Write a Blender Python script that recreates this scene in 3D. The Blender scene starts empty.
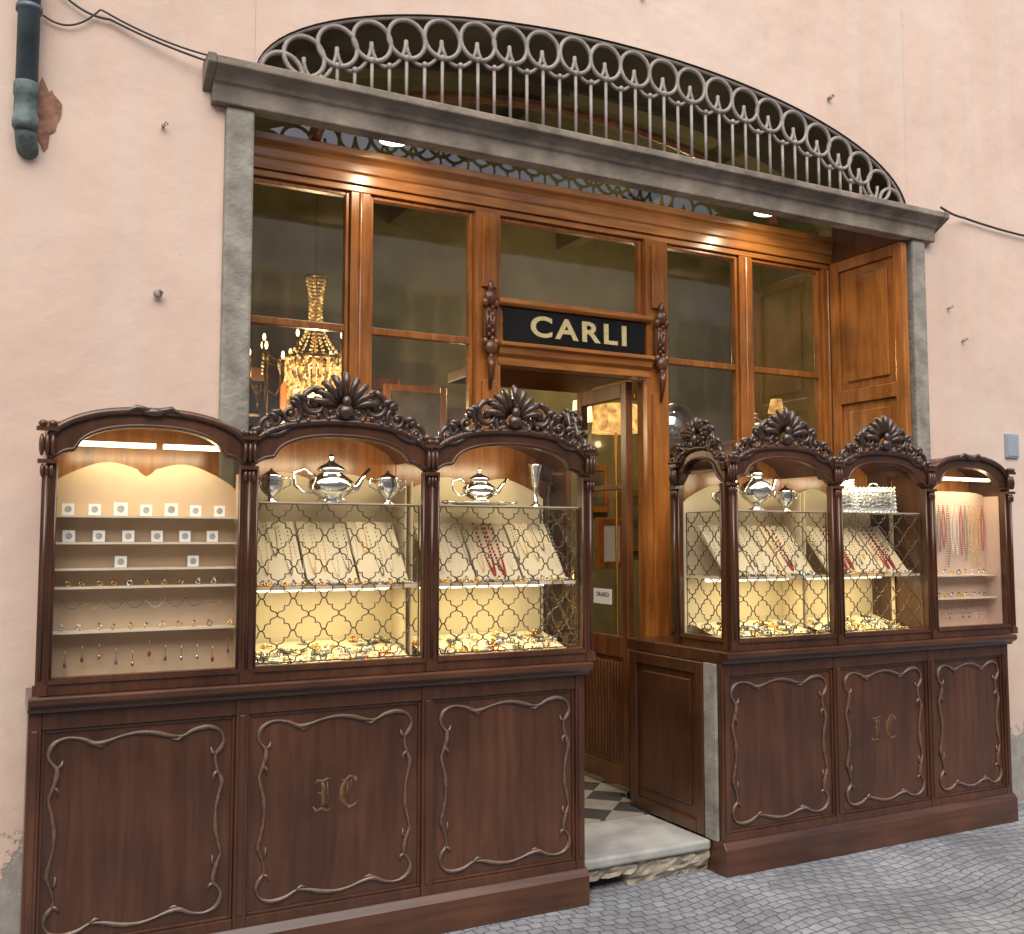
import bpy, bmesh, math, random
from mathutils import Vector, Matrix
random.seed(7)
sc = bpy.context.scene
COL = sc.collection
sc.view_settings.view_transform = 'Standard'
try: sc.view_settings.look = 'None'
except Exception: pass
sc.view_settings.exposure = 0
pi = math.pi
W = {}

# ------------------------------------------------------------------ builder
class MB:
    def __init__(s):
        s.v = []; s.f = []; s.m = []; s.s = []; s.T = None
    def add(s, vs, fs, mi=0, sm=False):
        b = len(s.v)
        for p in vs:
            p = Vector(p)
            if s.T is not None: p = s.T @ p
            s.v.append(p)
        for f in fs:
            s.f.append([i+b for i in f]); s.m.append(mi); s.s.append(sm)
        return s
    def box(s, x0, x1, y0, y1, z0, z1, mi=0):
        vs = [(x0,y0,z0),(x1,y0,z0),(x1,y1,z0),(x0,y1,z0),(x0,y0,z1),(x1,y0,z1),(x1,y1,z1),(x0,y1,z1)]
        return s.add(vs, [(0,3,2,1),(4,5,6,7),(0,1,5,4),(1,2,6,5),(2,3,7,6),(3,0,4,7)], mi)
    def quad(s, a, b, c, d, mi=0):
        return s.add([a,b,c,d], [(0,1,2,3)], mi)
    def prism(s, poly, y0, y1, mi=0):
        n = len(poly)
        vs = [(x,y0,z) for x,z in poly]+[(x,y1,z) for x,z in poly]
        fs = [tuple(range(n)), tuple(range(2*n-1, n-1, -1))]
        fs += [(i,(i+1)%n,(i+1)%n+n,i+n) for i in range(n)]
        return s.add(vs, fs, mi)
    def prof(s, x0, x1, pr, mi=0):
        n = len(pr)
        vs = [(x0,y,z) for y,z in pr]+[(x1,y,z) for y,z in pr]
        fs = [tuple(range(n)), tuple(range(2*n-1, n-1, -1))]
        fs += [(i,(i+1)%n,(i+1)%n+n,i+n) for i in range(n)]
        return s.add(vs, fs, mi)
    def strip(s, xs, zl, zh, y0, y1, mi=0, under=None):
        n = len(xs); vs = []
        for x in xs:
            a, b = zl(x), zh(x)
            vs += [(x,y0,a),(x,y0,b),(x,y1,b),(x,y1,a)]
        fs = []; fu = []
        for i in range(n-1):
            k = 4*i
            for j in range(4):
                (fu if (j == 3 and under is not None) else fs).append((k+j, k+(j+1)%4, k+4+(j+1)%4, k+4+j))
        fs += [(0,1,2,3), (4*n-1,4*n-2,4*n-3,4*n-4)]
        b0 = len(s.v); s.add(vs, fs, mi)
        for f in fu: s.f.append([i+b0 for i in f]); s.m.append(under); s.s.append(False)
        return s
    def sheet(s, xs, zl, zh, y, mi=0):
        vs = []
        for x in xs: vs += [(x,y,zl(x)),(x,y,zh(x))]
        return s.add(vs, [(2*i,2*i+1,2*i+3,2*i+2) for i in range(len(xs)-1)], mi)
    def tube(s, pts, r, sides=6, closed=False, mi=0, ref=(0,1,0), flat=1.0):
        pts = [Vector(p) for p in pts]; n = len(pts)
        if n < 2: return s
        ref = Vector(ref); vs = []
        for i, p in enumerate(pts):
            if closed: t = pts[(i+1)%n]-pts[(i-1)%n]
            else: t = pts[min(i+1,n-1)]-pts[max(i-1,0)]
            if t.length < 1e-9: t = Vector((0,0,1))
            t.normalize()
            a = t.cross(ref)
            if a.length < 1e-3: a = t.cross(Vector((1,0.01,0)))
            a.normalize(); b = a.cross(t); b.normalize()
            rr = r[i] if isinstance(r,(list,tuple)) else r
            for k in range(sides):
                th = 2*pi*(k+.5)/sides
                vs.append(p + a*(rr*math.cos(th)) + b*(rr*flat*math.sin(th)))
        fs = []
        m = n if closed else n-1
        for i in range(m):
            j = (i+1)%n
            for k in range(sides):
                l = (k+1)%sides
                fs.append((i*sides+k, i*sides+l, j*sides+l, j*sides+k))
        if not closed:
            fs.append(tuple(range(sides-1,-1,-1)))
            fs.append(tuple((n-1)*sides+k for k in range(sides)))
        return s.add(vs, fs, mi, True)
    def lathe(s, pr, c=(0,0,0), seg=20, mi=0, sx=1, sy=1):
        vs = []; c = Vector(c)
        for r, z in pr:
            for k in range(seg):
                a = 2*pi*k/seg
                vs.append(c+Vector((r*sx*math.cos(a), r*sy*math.sin(a), z)))
        fs = []
        for i in range(len(pr)-1):
            for k in range(seg):
                l = (k+1)%seg
                fs.append((i*seg+k, i*seg+l, (i+1)*seg+l, (i+1)*seg+k))
        fs.append(tuple(range(seg-1,-1,-1))); fs.append(tuple((len(pr)-1)*seg+k for k in range(seg)))
        return s.add(vs, fs, mi, True)
    def ball(s, c, rx, ry=None, rz=None, mi=0, seg=8, rings=6):
        ry = rx if ry is None else ry; rz = rx if rz is None else rz
        pr = [(max(1e-4, math.sin(pi*i/rings)), -math.cos(pi*i/rings)) for i in range(rings+1)]
        vs = []
        for r, z in pr:
            for k in range(seg):
                a = 2*pi*k/seg
                vs.append((c[0]+rx*r*math.cos(a), c[1]+ry*r*math.sin(a), c[2]+rz*z))
        fs = []
        for i in range(rings):
            for k in range(seg):
                l = (k+1)%seg
                fs.append((i*seg+k, i*seg+l, (i+1)*seg+l, (i+1)*seg+k))
        return s.add(vs, fs, mi, True)
    def frame(s, x0, x1, y0, y1, z0, z1, w, mi=0):
        s.box(x0, x0+w, y0, y1, z0, z1, mi); s.box(x1-w, x1, y0, y1, z0, z1, mi)
        s.box(x0+w, x1-w, y0, y1, z0, z0+w, mi); s.box(x0+w, x1-w, y0, y1, z1-w, z1, mi)
        return s
    def obj(s, name, mats, parent=None, bevel=0, origin=None, **kw):
        if not isinstance(mats,(list,tuple)): mats = [mats]
        lo = Vector([min(p[i] for p in s.v) for i in range(3)])
        hi = Vector([max(p[i] for p in s.v) for i in range(3)])
        o = Vector(origin) if origin is not None else Vector(((lo.x+hi.x)/2,(lo.y+hi.y)/2,lo.z))
        me = bpy.data.meshes.new(name)
        me.from_pydata([p-o for p in s.v], [], s.f)
        for m in mats: me.materials.append(m)
        for i, p in enumerate(me.polygons):
            p.material_index = s.m[i]; p.use_smooth = s.s[i]
        bm = bmesh.new(); bm.from_mesh(me)
        bmesh.ops.recalc_face_normals(bm, faces=bm.faces)
        bm.to_mesh(me); bm.free()
        ob = bpy.data.objects.new(name, me)
        COL.objects.link(ob)
        reg(ob, o, parent, **kw)
        if bevel:
            b = ob.modifiers.new('bevel','BEVEL'); b.width = bevel; b.segments = 2
            b.limit_method = 'ANGLE'; b.angle_limit = math.radians(40)
        return ob

def reg(ob, o, parent=None, **kw):
    o = Vector(o); W[ob.name] = o
    if parent is not None:
        ob.parent = parent; ob.location = o - W[parent.name]
    else: ob.location = o
    for k, v in kw.items(): ob[k] = v
    return ob
def empty(name, o, parent=None, **kw):
    e = bpy.data.objects.new(name, None); e.empty_display_size = .1
    COL.objects.link(e); return reg(e, o, parent, **kw)
def lin(a, b, n): return [a+(b-a)*i/(n-1) for i in range(n)]

# ------------------------------------------------------------------ materials
def newmat(name):
    m = bpy.data.materials.new(name); m.use_nodes = True
    nt = m.node_tree; return m, nt, nt.nodes['Principled BSDF']
def simple(name, col, rough=.5, metal=0, emit=None, es=0, coat=0, var=0, vs=20, bump=0, bs=60, spec=.5):
    m, nt, p = newmat(name)
    p.inputs['Base Color'].default_value = (*col,1); p.inputs['Roughness'].default_value = rough
    p.inputs['Metallic'].default_value = metal; p.inputs['Coat Weight'].default_value = coat
    p.inputs['Specular IOR Level'].default_value = spec
    if emit: p.inputs['Emission Color'].default_value = (*emit,1); p.inputs['Emission Strength'].default_value = es
    tc = nt.nodes.new('ShaderNodeTexCoord')
    if var:
        n = nt.nodes.new('ShaderNodeTexNoise'); n.inputs['Scale'].default_value = vs; n.inputs['Detail'].default_value = 5
        nt.links.new(tc.outputs['Object'], n.inputs['Vector'])
        r = nt.nodes.new('ShaderNodeValToRGB'); r.color_ramp.elements[0].position = .3; r.color_ramp.elements[1].position = .7
        r.color_ramp.elements[0].color = (*[c*(1-var) for c in col],1); r.color_ramp.elements[1].color = (*[min(1,c*(1+var)) for c in col],1)
        nt.links.new(n.outputs['Fac'], r.inputs['Fac']); nt.links.new(r.outputs['Color'], p.inputs['Base Color'])
        if emit and es and var > .4: nt.links.new(r.outputs['Color'], p.inputs['Emission Color'])
    if bump:
        n2 = nt.nodes.new('ShaderNodeTexNoise'); n2.inputs['Scale'].default_value = bs; n2.inputs['Detail'].default_value = 4
        nt.links.new(tc.outputs['Object'], n2.inputs['Vector'])
        b = nt.nodes.new('ShaderNodeBump'); b.inputs['Strength'].default_value = bump; b.inputs['Distance'].default_value = .01
        nt.links.new(n2.outputs['Fac'], b.inputs['Height']); nt.links.new(b.outputs['Normal'], p.inputs['Normal'])
    return m
def wood(name, c1, c2, rough=.35, sc_=(14,14,1.2), coat=.2, horiz=False, up_col=None, lo=.6, hi=1.35, bmp=.2):
    m, nt, p = newmat(name); N = nt.nodes.new; L = nt.links.new
    tc = N('ShaderNodeTexCoord'); mp = N('ShaderNodeMapping')
    mp.inputs['Scale'].default_value = (sc_[2],sc_[1],sc_[0]) if horiz else sc_
    L(tc.outputs['Object'], mp.inputs['Vector'])
    n = N('ShaderNodeTexNoise'); n.inputs['Scale'].default_value = 2.2; n.inputs['Detail'].default_value = 8
    n.inputs['Distortion'].default_value = .6; L(mp.outputs[0], n.inputs['Vector'])
    r = N('ShaderNodeValToRGB'); e = r.color_ramp.elements
    e[0].position = .25; e[0].color = (*c1,1); e[1].position = .78; e[1].color = (*c2,1)
    L(n.outputs['Fac'], r.inputs['Fac'])
    n3 = N('ShaderNodeTexNoise'); n3.inputs['Scale'].default_value = 2.5; n3.inputs['Detail'].default_value = 5
    L(tc.outputs['Object'], n3.inputs['Vector'])
    mr = N('ShaderNodeMapRange'); mr.inputs[1].default_value = .3; mr.inputs[2].default_value = .7; mr.inputs[3].default_value = lo; mr.inputs[4].default_value = hi
    L(n3.outputs['Fac'], mr.inputs[0])
    mx = N('ShaderNodeMix'); mx.data_type = 'RGBA'; mx.blend_type = 'MULTIPLY'; mx.inputs[0].default_value = 1
    L(r.outputs['Color'], mx.inputs[6]); L(mr.outputs[0], mx.inputs[7])
    out = mx.outputs[2]
    if up_col:  # mixes a paler tone into faces that point upwards
        g = N('ShaderNodeNewGeometry'); sx = N('ShaderNodeSeparateXYZ'); L(g.outputs['Normal'], sx.inputs[0])
        m2 = N('ShaderNodeMapRange'); m2.inputs[1].default_value = .2; m2.inputs[2].default_value = .9; m2.inputs[3].default_value = 0; m2.inputs[4].default_value = .5
        L(sx.outputs['Z'], m2.inputs[0])
        mx2 = N('ShaderNodeMix'); mx2.data_type = 'RGBA'; L(m2.outputs[0], mx2.inputs[0]); L(out, mx2.inputs[6]); mx2.inputs[7].default_value = (*up_col,1)
        out = mx2.outputs[2]
    L(out, p.inputs['Base Color'])
    rr = N('ShaderNodeMapRange'); rr.inputs[3].default_value = rough*.7; rr.inputs[4].default_value = rough*1.5
    L(n3.outputs['Fac'], rr.inputs[0]); L(rr.outputs[0], p.inputs['Roughness'])
    p.inputs['Coat Weight'].default_value = coat; p.inputs['Coat Roughness'].default_value = .2
    b = N('ShaderNodeBump'); b.inputs['Strength'].default_value = bmp; b.inputs['Distance'].default_value = .004
    L(n.outputs['Fac'], b.inputs['Height']); L(b.outputs['Normal'], p.inputs['Normal'])
    return m
def glass(name, base=.06, tint=(.93,.95,.92), wav=.06, rough=.02):
    m = bpy.data.materials.new(name); m.use_nodes = True; nt = m.node_tree; nt.nodes.clear(); N = nt.nodes.new; L = nt.links.new
    o = N('ShaderNodeOutputMaterial'); mx = N('ShaderNodeMixShader'); t = N('ShaderNodeBsdfTransparent'); g = N('ShaderNodeBsdfGlossy')
    t.inputs['Color'].default_value = (*tint,1); g.inputs['Roughness'].default_value = rough; g.inputs['Color'].default_value = (1,1,1,1)
    lw = N('ShaderNodeLayerWeight'); lw.inputs['Blend'].default_value = .5
    pw = N('ShaderNodeMath'); pw.operation = 'POWER'; pw.inputs[1].default_value = 5; L(lw.outputs['Facing'], pw.inputs[0])
    ma = N('ShaderNodeMath'); ma.operation = 'MULTIPLY_ADD'; ma.inputs[1].default_value = 1-base; ma.inputs[2].default_value = base; L(pw.outputs[0], ma.inputs[0])
    tc = N('ShaderNodeTexCoord'); n = N('ShaderNodeTexNoise'); n.inputs['Scale'].default_value = 1.6; L(tc.outputs['Object'], n.inputs['Vector'])
    b = N('ShaderNodeBump'); b.inputs['Strength'].default_value = wav; b.inputs['Distance'].default_value = .05; L(n.outputs['Fac'], b.inputs['Height']); L(b.outputs['Normal'], g.inputs['Normal'])
    L(ma.outputs[0], mx.inputs[0]); L(t.outputs[0], mx.inputs[1]); L(g.outputs[0], mx.inputs[2]); L(mx.outputs[0], o.inputs[0])
    return m
def emis(name, col, st):
    m = bpy.data.materials.new(name); m.use_nodes = True; nt = m.node_tree; nt.nodes.clear()
    o = nt.nodes.new('ShaderNodeOutputMaterial'); e = nt.nodes.new('ShaderNodeEmission')
    e.inputs[0].default_value = (*col,1); e.inputs[1].default_value = st; nt.links.new(e.outputs[0], o.inputs[0]); return m

def plaster():
    m, nt, p = newmat('pink_plaster'); N = nt.nodes.new; L = nt.links.new
    g = N('ShaderNodeNewGeometry')
    def noise(s, d=6, rough=.55, off=0):
        n = N('ShaderNodeTexNoise'); n.inputs['Scale'].default_value = s; n.inputs['Detail'].default_value = d; n.inputs['Roughness'].default_value = rough
        if off:
            mp_ = N('ShaderNodeMapping'); mp_.inputs['Location'].default_value = (off,off,off); L(g.outputs['Position'], mp_.inputs['Vector']); L(mp_.outputs[0], n.inputs['Vector'])
        else: L(g.outputs['Position'], n.inputs['Vector'])
        return n
    def rng(src, a, b_, c, d):
        r = N('ShaderNodeMapRange'); r.inputs[1].default_value = a; r.inputs[2].default_value = b_; r.inputs[3].default_value = c; r.inputs[4].default_value = d; L(src, r.inputs[0]); return r.outputs[0]
    def mix(f, a, col):
        x = N('ShaderNodeMix'); x.data_type = 'RGBA'; L(f, x.inputs[0]); L(a, x.inputs[6]); x.inputs[7].default_value = (*col,1); return x.outputs[2]
    n1 = noise(.9, 9, .64); r = N('ShaderNodeValToRGB'); e = r.color_ramp.elements
    e[0].position = .3; e[0].color = (.60,.435,.345,1); e[1].position = .72; e[1].color = (.715,.575,.475,1)
    x = e.new(.5); x.color = (.665,.50,.405,1)
    L(n1.outputs['Fac'], r.inputs['Fac'])
    mp = N('ShaderNodeMapping'); mp.inputs['Scale'].default_value = (3,3,.35); L(g.outputs['Position'], mp.inputs['Vector'])
    n2 = N('ShaderNodeTexNoise'); n2.inputs['Scale'].default_value = 2; n2.inputs['Detail'].default_value = 7; L(mp.outputs[0], n2.inputs['Vector'])
    c = mix(rng(n2.outputs['Fac'], .48,.75,0,.45), r.outputs['Color'], (.64,.56,.48))
    c = mix(rng(noise(2.3, 8, .72).outputs['Fac'], .56,.72,0,.38), c, (.54,.38,.29))
    c = mix(rng(noise(1.4, 8, .7, 7.3).outputs['Fac'], .62,.70,0,.32), c, (.73,.64,.56))
    c = mix(rng(noise(9, 4, .6, 3.1).outputs['Fac'], .71,.76,0,.55), c, (.40,.28,.22))
    sx = N('ShaderNodeSeparateXYZ'); L(g.outputs['Position'], sx.inputs[0])
    n4 = noise(2.2, 8, .65); ad = N('ShaderNodeMath'); ad.operation = 'MULTIPLY_ADD'; ad.inputs[1].default_value = -1.6; L(n4.outputs['Fac'], ad.inputs[0]); L(sx.outputs['Z'], ad.inputs[2])
    r4 = rng(ad.outputs[0], -.33,-.37,0,1)
    n5 = noise(14, 6, .7); r5 = N('ShaderNodeValToRGB'); r5.color_ramp.elements[0].color = (.14,.13,.11,1); r5.color_ramp.elements[1].color = (.5,.47,.42,1)
    L(n5.outputs['Fac'], r5.inputs['Fac'])
    mx3 = N('ShaderNodeMix'); mx3.data_type = 'RGBA'; L(r4, mx3.inputs[0]); L(c, mx3.inputs[6]); L(r5.outputs['Color'], mx3.inputs[7])
    L(mx3.outputs[2], p.inputs['Base Color']); p.inputs['Roughness'].default_value = .92
    nb = noise(5, 9, .6); nb2 = noise(1.5, 3)
    ad2 = N('ShaderNodeMath'); ad2.operation = 'MULTIPLY_ADD'; ad2.inputs[1].default_value = 2.5; L(nb2.outputs['Fac'], ad2.inputs[0]); L(nb.outputs['Fac'], ad2.inputs[2])
    sb = N('ShaderNodeMath'); sb.operation = 'SUBTRACT'; L(ad2.outputs[0], sb.inputs[0]); L(r4, sb.inputs[1])
    b = N('ShaderNodeBump'); b.inputs['Strength'].default_value = .4; b.inputs['Distance'].default_value = .022
    L(sb.outputs[0], b.inputs['Height']); L(b.outputs['Normal'], p.inputs['Normal'])
    return m
def cobble():
    m, nt, p = newmat('stone_setts'); N = nt.nodes.new; L = nt.links.new
    g = N('ShaderNodeNewGeometry'); sx = N('ShaderNodeSeparateXYZ'); L(g.outputs['Position'], sx.inputs[0])
    def M(op, a, b=None, c=None):
        n = N('ShaderNodeMath'); n.operation = op
        for i, v in enumerate((a,b,c)):
            if v is None: continue
            if isinstance(v,(int,float)): n.inputs[i].default_value = v
            else: L(v, n.inputs[i])
        return n.outputs[0]
    arc = M('COSINE', M('MULTIPLY', sx.outputs['X'], 2*pi/1.3))
    y2 = M('MULTIPLY_ADD', arc, .05, sx.outputs['Y'])
    cb = N('ShaderNodeCombineXYZ'); L(sx.outputs['X'], cb.inputs[0]); L(y2, cb.inputs[1])
    nn = N('ShaderNodeTexNoise'); nn.inputs['Scale'].default_value = 13; nn.inputs['Detail'].default_value = 4; L(g.outputs['Position'], nn.inputs['Vector'])
    sc2 = N('ShaderNodeVectorMath'); sc2.operation = 'MULTIPLY_ADD'; L(nn.outputs['Color'], sc2.inputs[0]); sc2.inputs[1].default_value = (.045,.045,0); L(cb.outputs[0], sc2.inputs[2])
    br = N('ShaderNodeTexBrick'); L(sc2.outputs[0], br.inputs['Vector'])
    br.inputs['Scale'].default_value = 1; br.inputs['Brick Width'].default_value = .064; br.inputs['Row Height'].default_value = .054
    br.inputs['Mortar Size'].default_value = .006; br.inputs['Mortar Smooth'].default_value = 1
    br.inputs['Color1'].default_value = (.235,.245,.27,1); br.inputs['Color2'].default_value = (.335,.345,.37,1); br.inputs['Mortar'].default_value = (.16,.165,.175,1)
    n6 = N('ShaderNodeTexNoise'); n6.inputs['Scale'].default_value = 1.8; n6.inputs['Detail'].default_value = 9; n6.inputs['Roughness'].default_value = .65; L(g.outputs['Position'], n6.inputs['Vector'])
    mr = N('ShaderNodeMapRange'); mr.inputs[1].default_value = .3; mr.inputs[2].default_value = .7; mr.inputs[3].default_value = .62; mr.inputs[4].default_value = 1.25; L(n6.outputs['Fac'], mr.inputs[0])
    mx = N('ShaderNodeMix'); mx.data_type = 'RGBA'; mx.blend_type = 'MULTIPLY'; mx.inputs[0].default_value = 1
    L(br.outputs['Color'], mx.inputs[6]); L(mr.outputs[0], mx.inputs[7]); L(mx.outputs[2], p.inputs['Base Color'])
    p.inputs['Roughness'].default_value = .5
    n7 = N('ShaderNodeTexNoise'); n7.inputs['Scale'].default_value = 30; n7.inputs['Detail'].default_value = 5; L(g.outputs['Position'], n7.inputs['Vector'])
    h = M('MULTIPLY_ADD', br.outputs['Fac'], -1.0, M('MULTIPLY', n7.outputs['Fac'], .9))
    b = N('ShaderNodeBump'); b.inputs['Strength'].default_value = .7; b.inputs['Distance'].default_value = .011; L(h, b.inputs['Height']); L(b.outputs['Normal'], p.inputs['Normal'])
    return m
def checker():
    m, nt, p = newmat('checkered_marble'); N = nt.nodes.new; L = nt.links.new
    g = N('ShaderNodeNewGeometry'); mp = N('ShaderNodeMapping'); mp.inputs['Rotation'].default_value = (0,0,math.radians(45)); L(g.outputs['Position'], mp.inputs['Vector'])
    c = N('ShaderNodeTexChecker'); c.inputs['Scale'].default_value = 5.2; c.inputs['Color1'].default_value = (.5,.47,.4,1); c.inputs['Color2'].default_value = (.10,.105,.10,1)
    L(mp.outputs[0], c.inputs['Vector'])
    n = N('ShaderNodeTexNoise'); n.inputs['Scale'].default_value = 6; n.inputs['Detail'].default_value = 6; L(g.outputs['Position'], n.inputs['Vector'])
    mx = N('ShaderNodeMix'); mx.data_type='RGBA'; mx.blend_type='MULTIPLY'; mx.inputs[0].default_value = .6; L(c.outputs['Color'], mx.inputs[6]); L(n.outputs['Fac'], mx.inputs[7])
    L(mx.outputs[2], p.inputs['Base Color']); p.inputs['Roughness'].default_value = .25; return m

PL = plaster(); COB = cobble(); CHK = checker()
DW = wood('dark_walnut', (.046,.0155,.0065), (.100,.037,.016), .30, coat=.4, lo=.62, hi=1.35, bmp=.12)
DWH = wood('dark_walnut_horizontal', (.046,.0155,.0065), (.108,.040,.017), .30, coat=.4, horiz=True, bmp=.12)
CW = wood('carved_walnut', (.024,.012,.008), (.095,.050,.031), .28, (30,30,20), coat=.6, up_col=(.17,.12,.09))
WC = wood('worn_moulding', (.06,.030,.019), (.21,.125,.085), .30, (30,30,20), coat=.4, up_col=(.30,.21,.16))
WW = wood('varnished_walnut', (.22,.060,.010), (.50,.195,.040), .26, coat=.5, lo=.6, hi=1.3)
WWH = wood('varnished_walnut_horizontal', (.27,.082,.014), (.60,.25,.055), .28, coat=.45, horiz=True, lo=.6, hi=1.3)
WR = wood('red_walnut', (.085,.028,.010), (.20,.075,.024), .3, coat=.35)
STN = simple('grey_stone', (.265,.245,.205), .85, var=.35, vs=9, bump=.6, bs=40)
STD = simple('weathered_lintel_stone', (.225,.185,.145), .85, var=.42, vs=6, bump=.7, bs=30)
MAR = simple('worn_marble', (.38,.375,.355), .45, var=.28, vs=6, bump=.2, bs=20)
ROK = simple('rough_rubble', (.33,.29,.22), .95, var=.5, vs=10, bump=1, bs=18)
IRN = simple('painted_iron', (.29,.25,.22), .55, var=.25, vs=15, bump=.2)
BRS = simple('aged_brass', (.12,.080,.038), .4, metal=.45, var=.3, vs=30)
CRM = simple('cream_velvet', (.72,.60,.41), .85, var=.06, vs=5, bump=.1, bs=200)
CRD = simple('peach_velvet', (.54,.395,.26), .85, var=.08, vs=5, bump=.1, bs=200)
CRP = simple('pink_velvet', (.62,.44,.34), .85, var=.08, vs=5, bump=.1, bs=200)
SHF = simple('cream_shelf', (.68,.56,.42), .55, var=.08)
SIL = simple('silver', (.78,.77,.74), .16, metal=1, bump=.1, bs=50)
SIR = simple('silver_matte', (.62,.61,.59), .32, metal=.95, bump=.4, bs=90)
ENG = simple('engraved_silver', (.36,.35,.33), .3, metal=.95, bump=.6, bs=60, var=.5, vs=30)
OLD = simple('tarnished_silver', (.20,.19,.18), .45, metal=.7, bump=.4, bs=200)
GLD = simple('gold', (.80,.52,.17), .25, metal=1)
CRL = simple('red_coral', (.42,.02,.02), .3)
PRL = simple('pearl', (.80,.75,.66), .3)
WHT = simple('white_card', (.76,.75,.72), .6, var=.03)
BLK = simple('black_sign_glass', (.008,.008,.009), .12, coat=.5, var=.2, vs=8)
GPT = simple('gold_leaf_paint', (.66,.56,.27), .45, metal=.15, var=.12, vs=40)
GPF = simple('faded_gold_leaf', (.115,.058,.022), .55, metal=.0, var=.5, vs=30)
GLS = glass('shop_glass', .22, (.86,.89,.82), .06, .05); GLC = glass('case_glass', .04, (.97,.98,.97), .02); GLT = glass('transom_glass', .16, (.5,.56,.48))
PIP = simple('grey_downpipe', (.085,.12,.135), .5, metal=.2, var=.35, vs=8, bump=.2)
PAT = simple('copper_patina', (.10,.135,.13), .7, var=.5, vs=14, bump=.4)
BRK = simple('exposed_brick', (.28,.14,.09), .95, var=.5, vs=20, bump=1, bs=30)
CBL = simple('black_cable', (.03,.03,.03), .6)
INW = simple('olive_wallpaper', (.20,.185,.09), .8, var=.3, vs=3, bump=.1)
INC = simple('interior_ceiling', (.16,.15,.09), .8, var=.2, vs=2)
ITR = simple('shaded_intrados', (.075,.072,.052), .85, var=.4, vs=3)  # dark grey-green that paints shade onto the arch underside
LED = emis('led_strip', (1,.88,.58), 3.5)
LEDT = emis('led_strip_top',(1,.86,.5),6)
BUL = emis('warm_bulb', (1,.68,.28), 8)
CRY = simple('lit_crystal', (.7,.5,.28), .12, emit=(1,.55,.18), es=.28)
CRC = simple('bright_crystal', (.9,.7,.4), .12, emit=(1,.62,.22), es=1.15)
GEMS = [simple('gem_red', (.25,.03,.03), .15), simple('gem_green', (.03,.14,.08), .15), simple('gem_blue', (.05,.07,.2), .15), simple('gem_white', (.72,.74,.76), .1)]
BLU = simple('blue_grey_enamel', (.3,.36,.42), .4)

# ------------------------------------------------------------------ constants
YW = 4.15; XL, XR = .913, 4.825; XC = (XL+XR)/2; AX = 1.956; ZSP = 3.57; RISE = .575; YS = 4.78

b = MB(); b.quad((-60,-60,0),(60,-60,0),(60,60,0),(-60,60,0))
b.obj('street', COB, kind='structure', label='grey stone setts laid in arcs')

# ------------------------------------------------------------------ building
bld = empty('shop_building', (XC, YW, 0), label='pink plastered building with an arched jewellery shopfront', category='building')
def arch(x):
    t = (x-XC)/AX
    return 3.50 if abs(t) >= 1 else ZSP + RISE*math.sqrt(1-t*t)
b = MB()
top = 9.0
def wblock(x0, x1, z0, z1): b.box(x0, x1, YW, YW+.6, z0, z1)
wblock(-8, .80, 0, top); wblock(4.925, 14, 0, top)
wblock(.80, XL+.001, 3.45, top); wblock(4.824, 4.925, 3.45, top)
xs = [XC-AX*math.cos(pi*i/48) for i in range(49)]
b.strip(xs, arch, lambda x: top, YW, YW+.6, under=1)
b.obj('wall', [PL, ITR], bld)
b = MB()
pts = []
for i in range(22):
    a = 2*pi*i/22; r = 1+.25*math.sin(3*a+1)+.12*math.sin(7*a)
    pts.append((.125+.04*r*math.cos(a), 3.24+.12*r*math.sin(a)))
b.prism(pts, YW-.006, YW+.01)
b.obj('brick_patch', BRK, bld, label='hole in the plaster showing bare brick')
for x0, x1 in ((.795,XL),(XR,4.932)):
    b = MB(); b.box(x0, x1, 4.118, 4.74, 0, 3.402); b.obj('stone_jamb', STN, bld, bevel=.012)
b = MB()
PRL_ = [(4.10,3.40),(4.10,3.475),(4.085,3.485),(4.075,3.50),(4.05,3.52),(4.025,3.53),(4.025,3.565),(4.18,3.575),(4.18,3.40)]
b.prof(.735, 5.0, PRL_)
b.obj('stone_lintel', STD, bld, bevel=.006)
for x0, x1 in ((.70,.735),(5.0,5.035)):
    b = MB(); b.prof(x0, x1, [(4.02,3.528),(4.02,3.568),(4.15,3.575),(4.15,3.45),(4.10,3.48)]); b.obj('lintel_end', STD, bld, bevel=.005)
b = MB(); b.box(4.80, 4.823, 4.19, 4.74, 3.405, 3.85); b.obj('reveal_shade_board', WR, bld)  # added board, its dark wood stands in for shade above the shutter

# grille: a row of large rings along the curve, scallops under them, upright bars
b = MB(); yg = 4.168
A2 = AX-.010; R2 = RISE-.010
b.tube([(XC-A2*math.cos(pi*i/60), yg, ZSP+R2*math.sin(pi*i/60)) for i in range(61)], .009, 6)
P = [(XC-A2*math.cos(pi*i/2000), ZSP+R2*math.sin(pi*i/2000)) for i in range(2001)]
Ls = [0]
for i in range(2000): Ls.append(Ls[-1]+math.hypot(P[i+1][0]-P[i][0], P[i+1][1]-P[i][1]))
tot = Ls[-1]; NR = 23; sp = tot/NR
def at(l):
    return min(range(0,2001,4), key=lambda k: abs(Ls[k]-l))
rr1 = sp*.49
def nrm(i):
    j = min(2000,i+5); i0 = max(0,i-5)
    tx, tz = P[j][0]-P[i0][0], P[j][1]-P[i0][1]; l = math.hypot(tx,tz); return tz/l, -tx/l
cen = []
for k in range(NR):
    i = at(sp*(k+.5)); x, z = P[i]; nx, nz = nrm(i)
    cx1, cz1 = x+nx*(rr1+.010), z+nz*(rr1+.010); cen.append((cx1,cz1))
    b.tube([(cx1+rr1*math.cos(2*pi*q/26), yg, cz1+rr1*math.sin(2*pi*q/26)) for q in range(26)], .0115, 6, closed=True)
    if cz1-rr1 > 3.62:
        b.tube([(cx1,yg,cz1-rr1),(cx1,yg,3.585)], .0085, 6); b.ball((cx1,yg-.003,cz1-rr1), .016)
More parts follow.
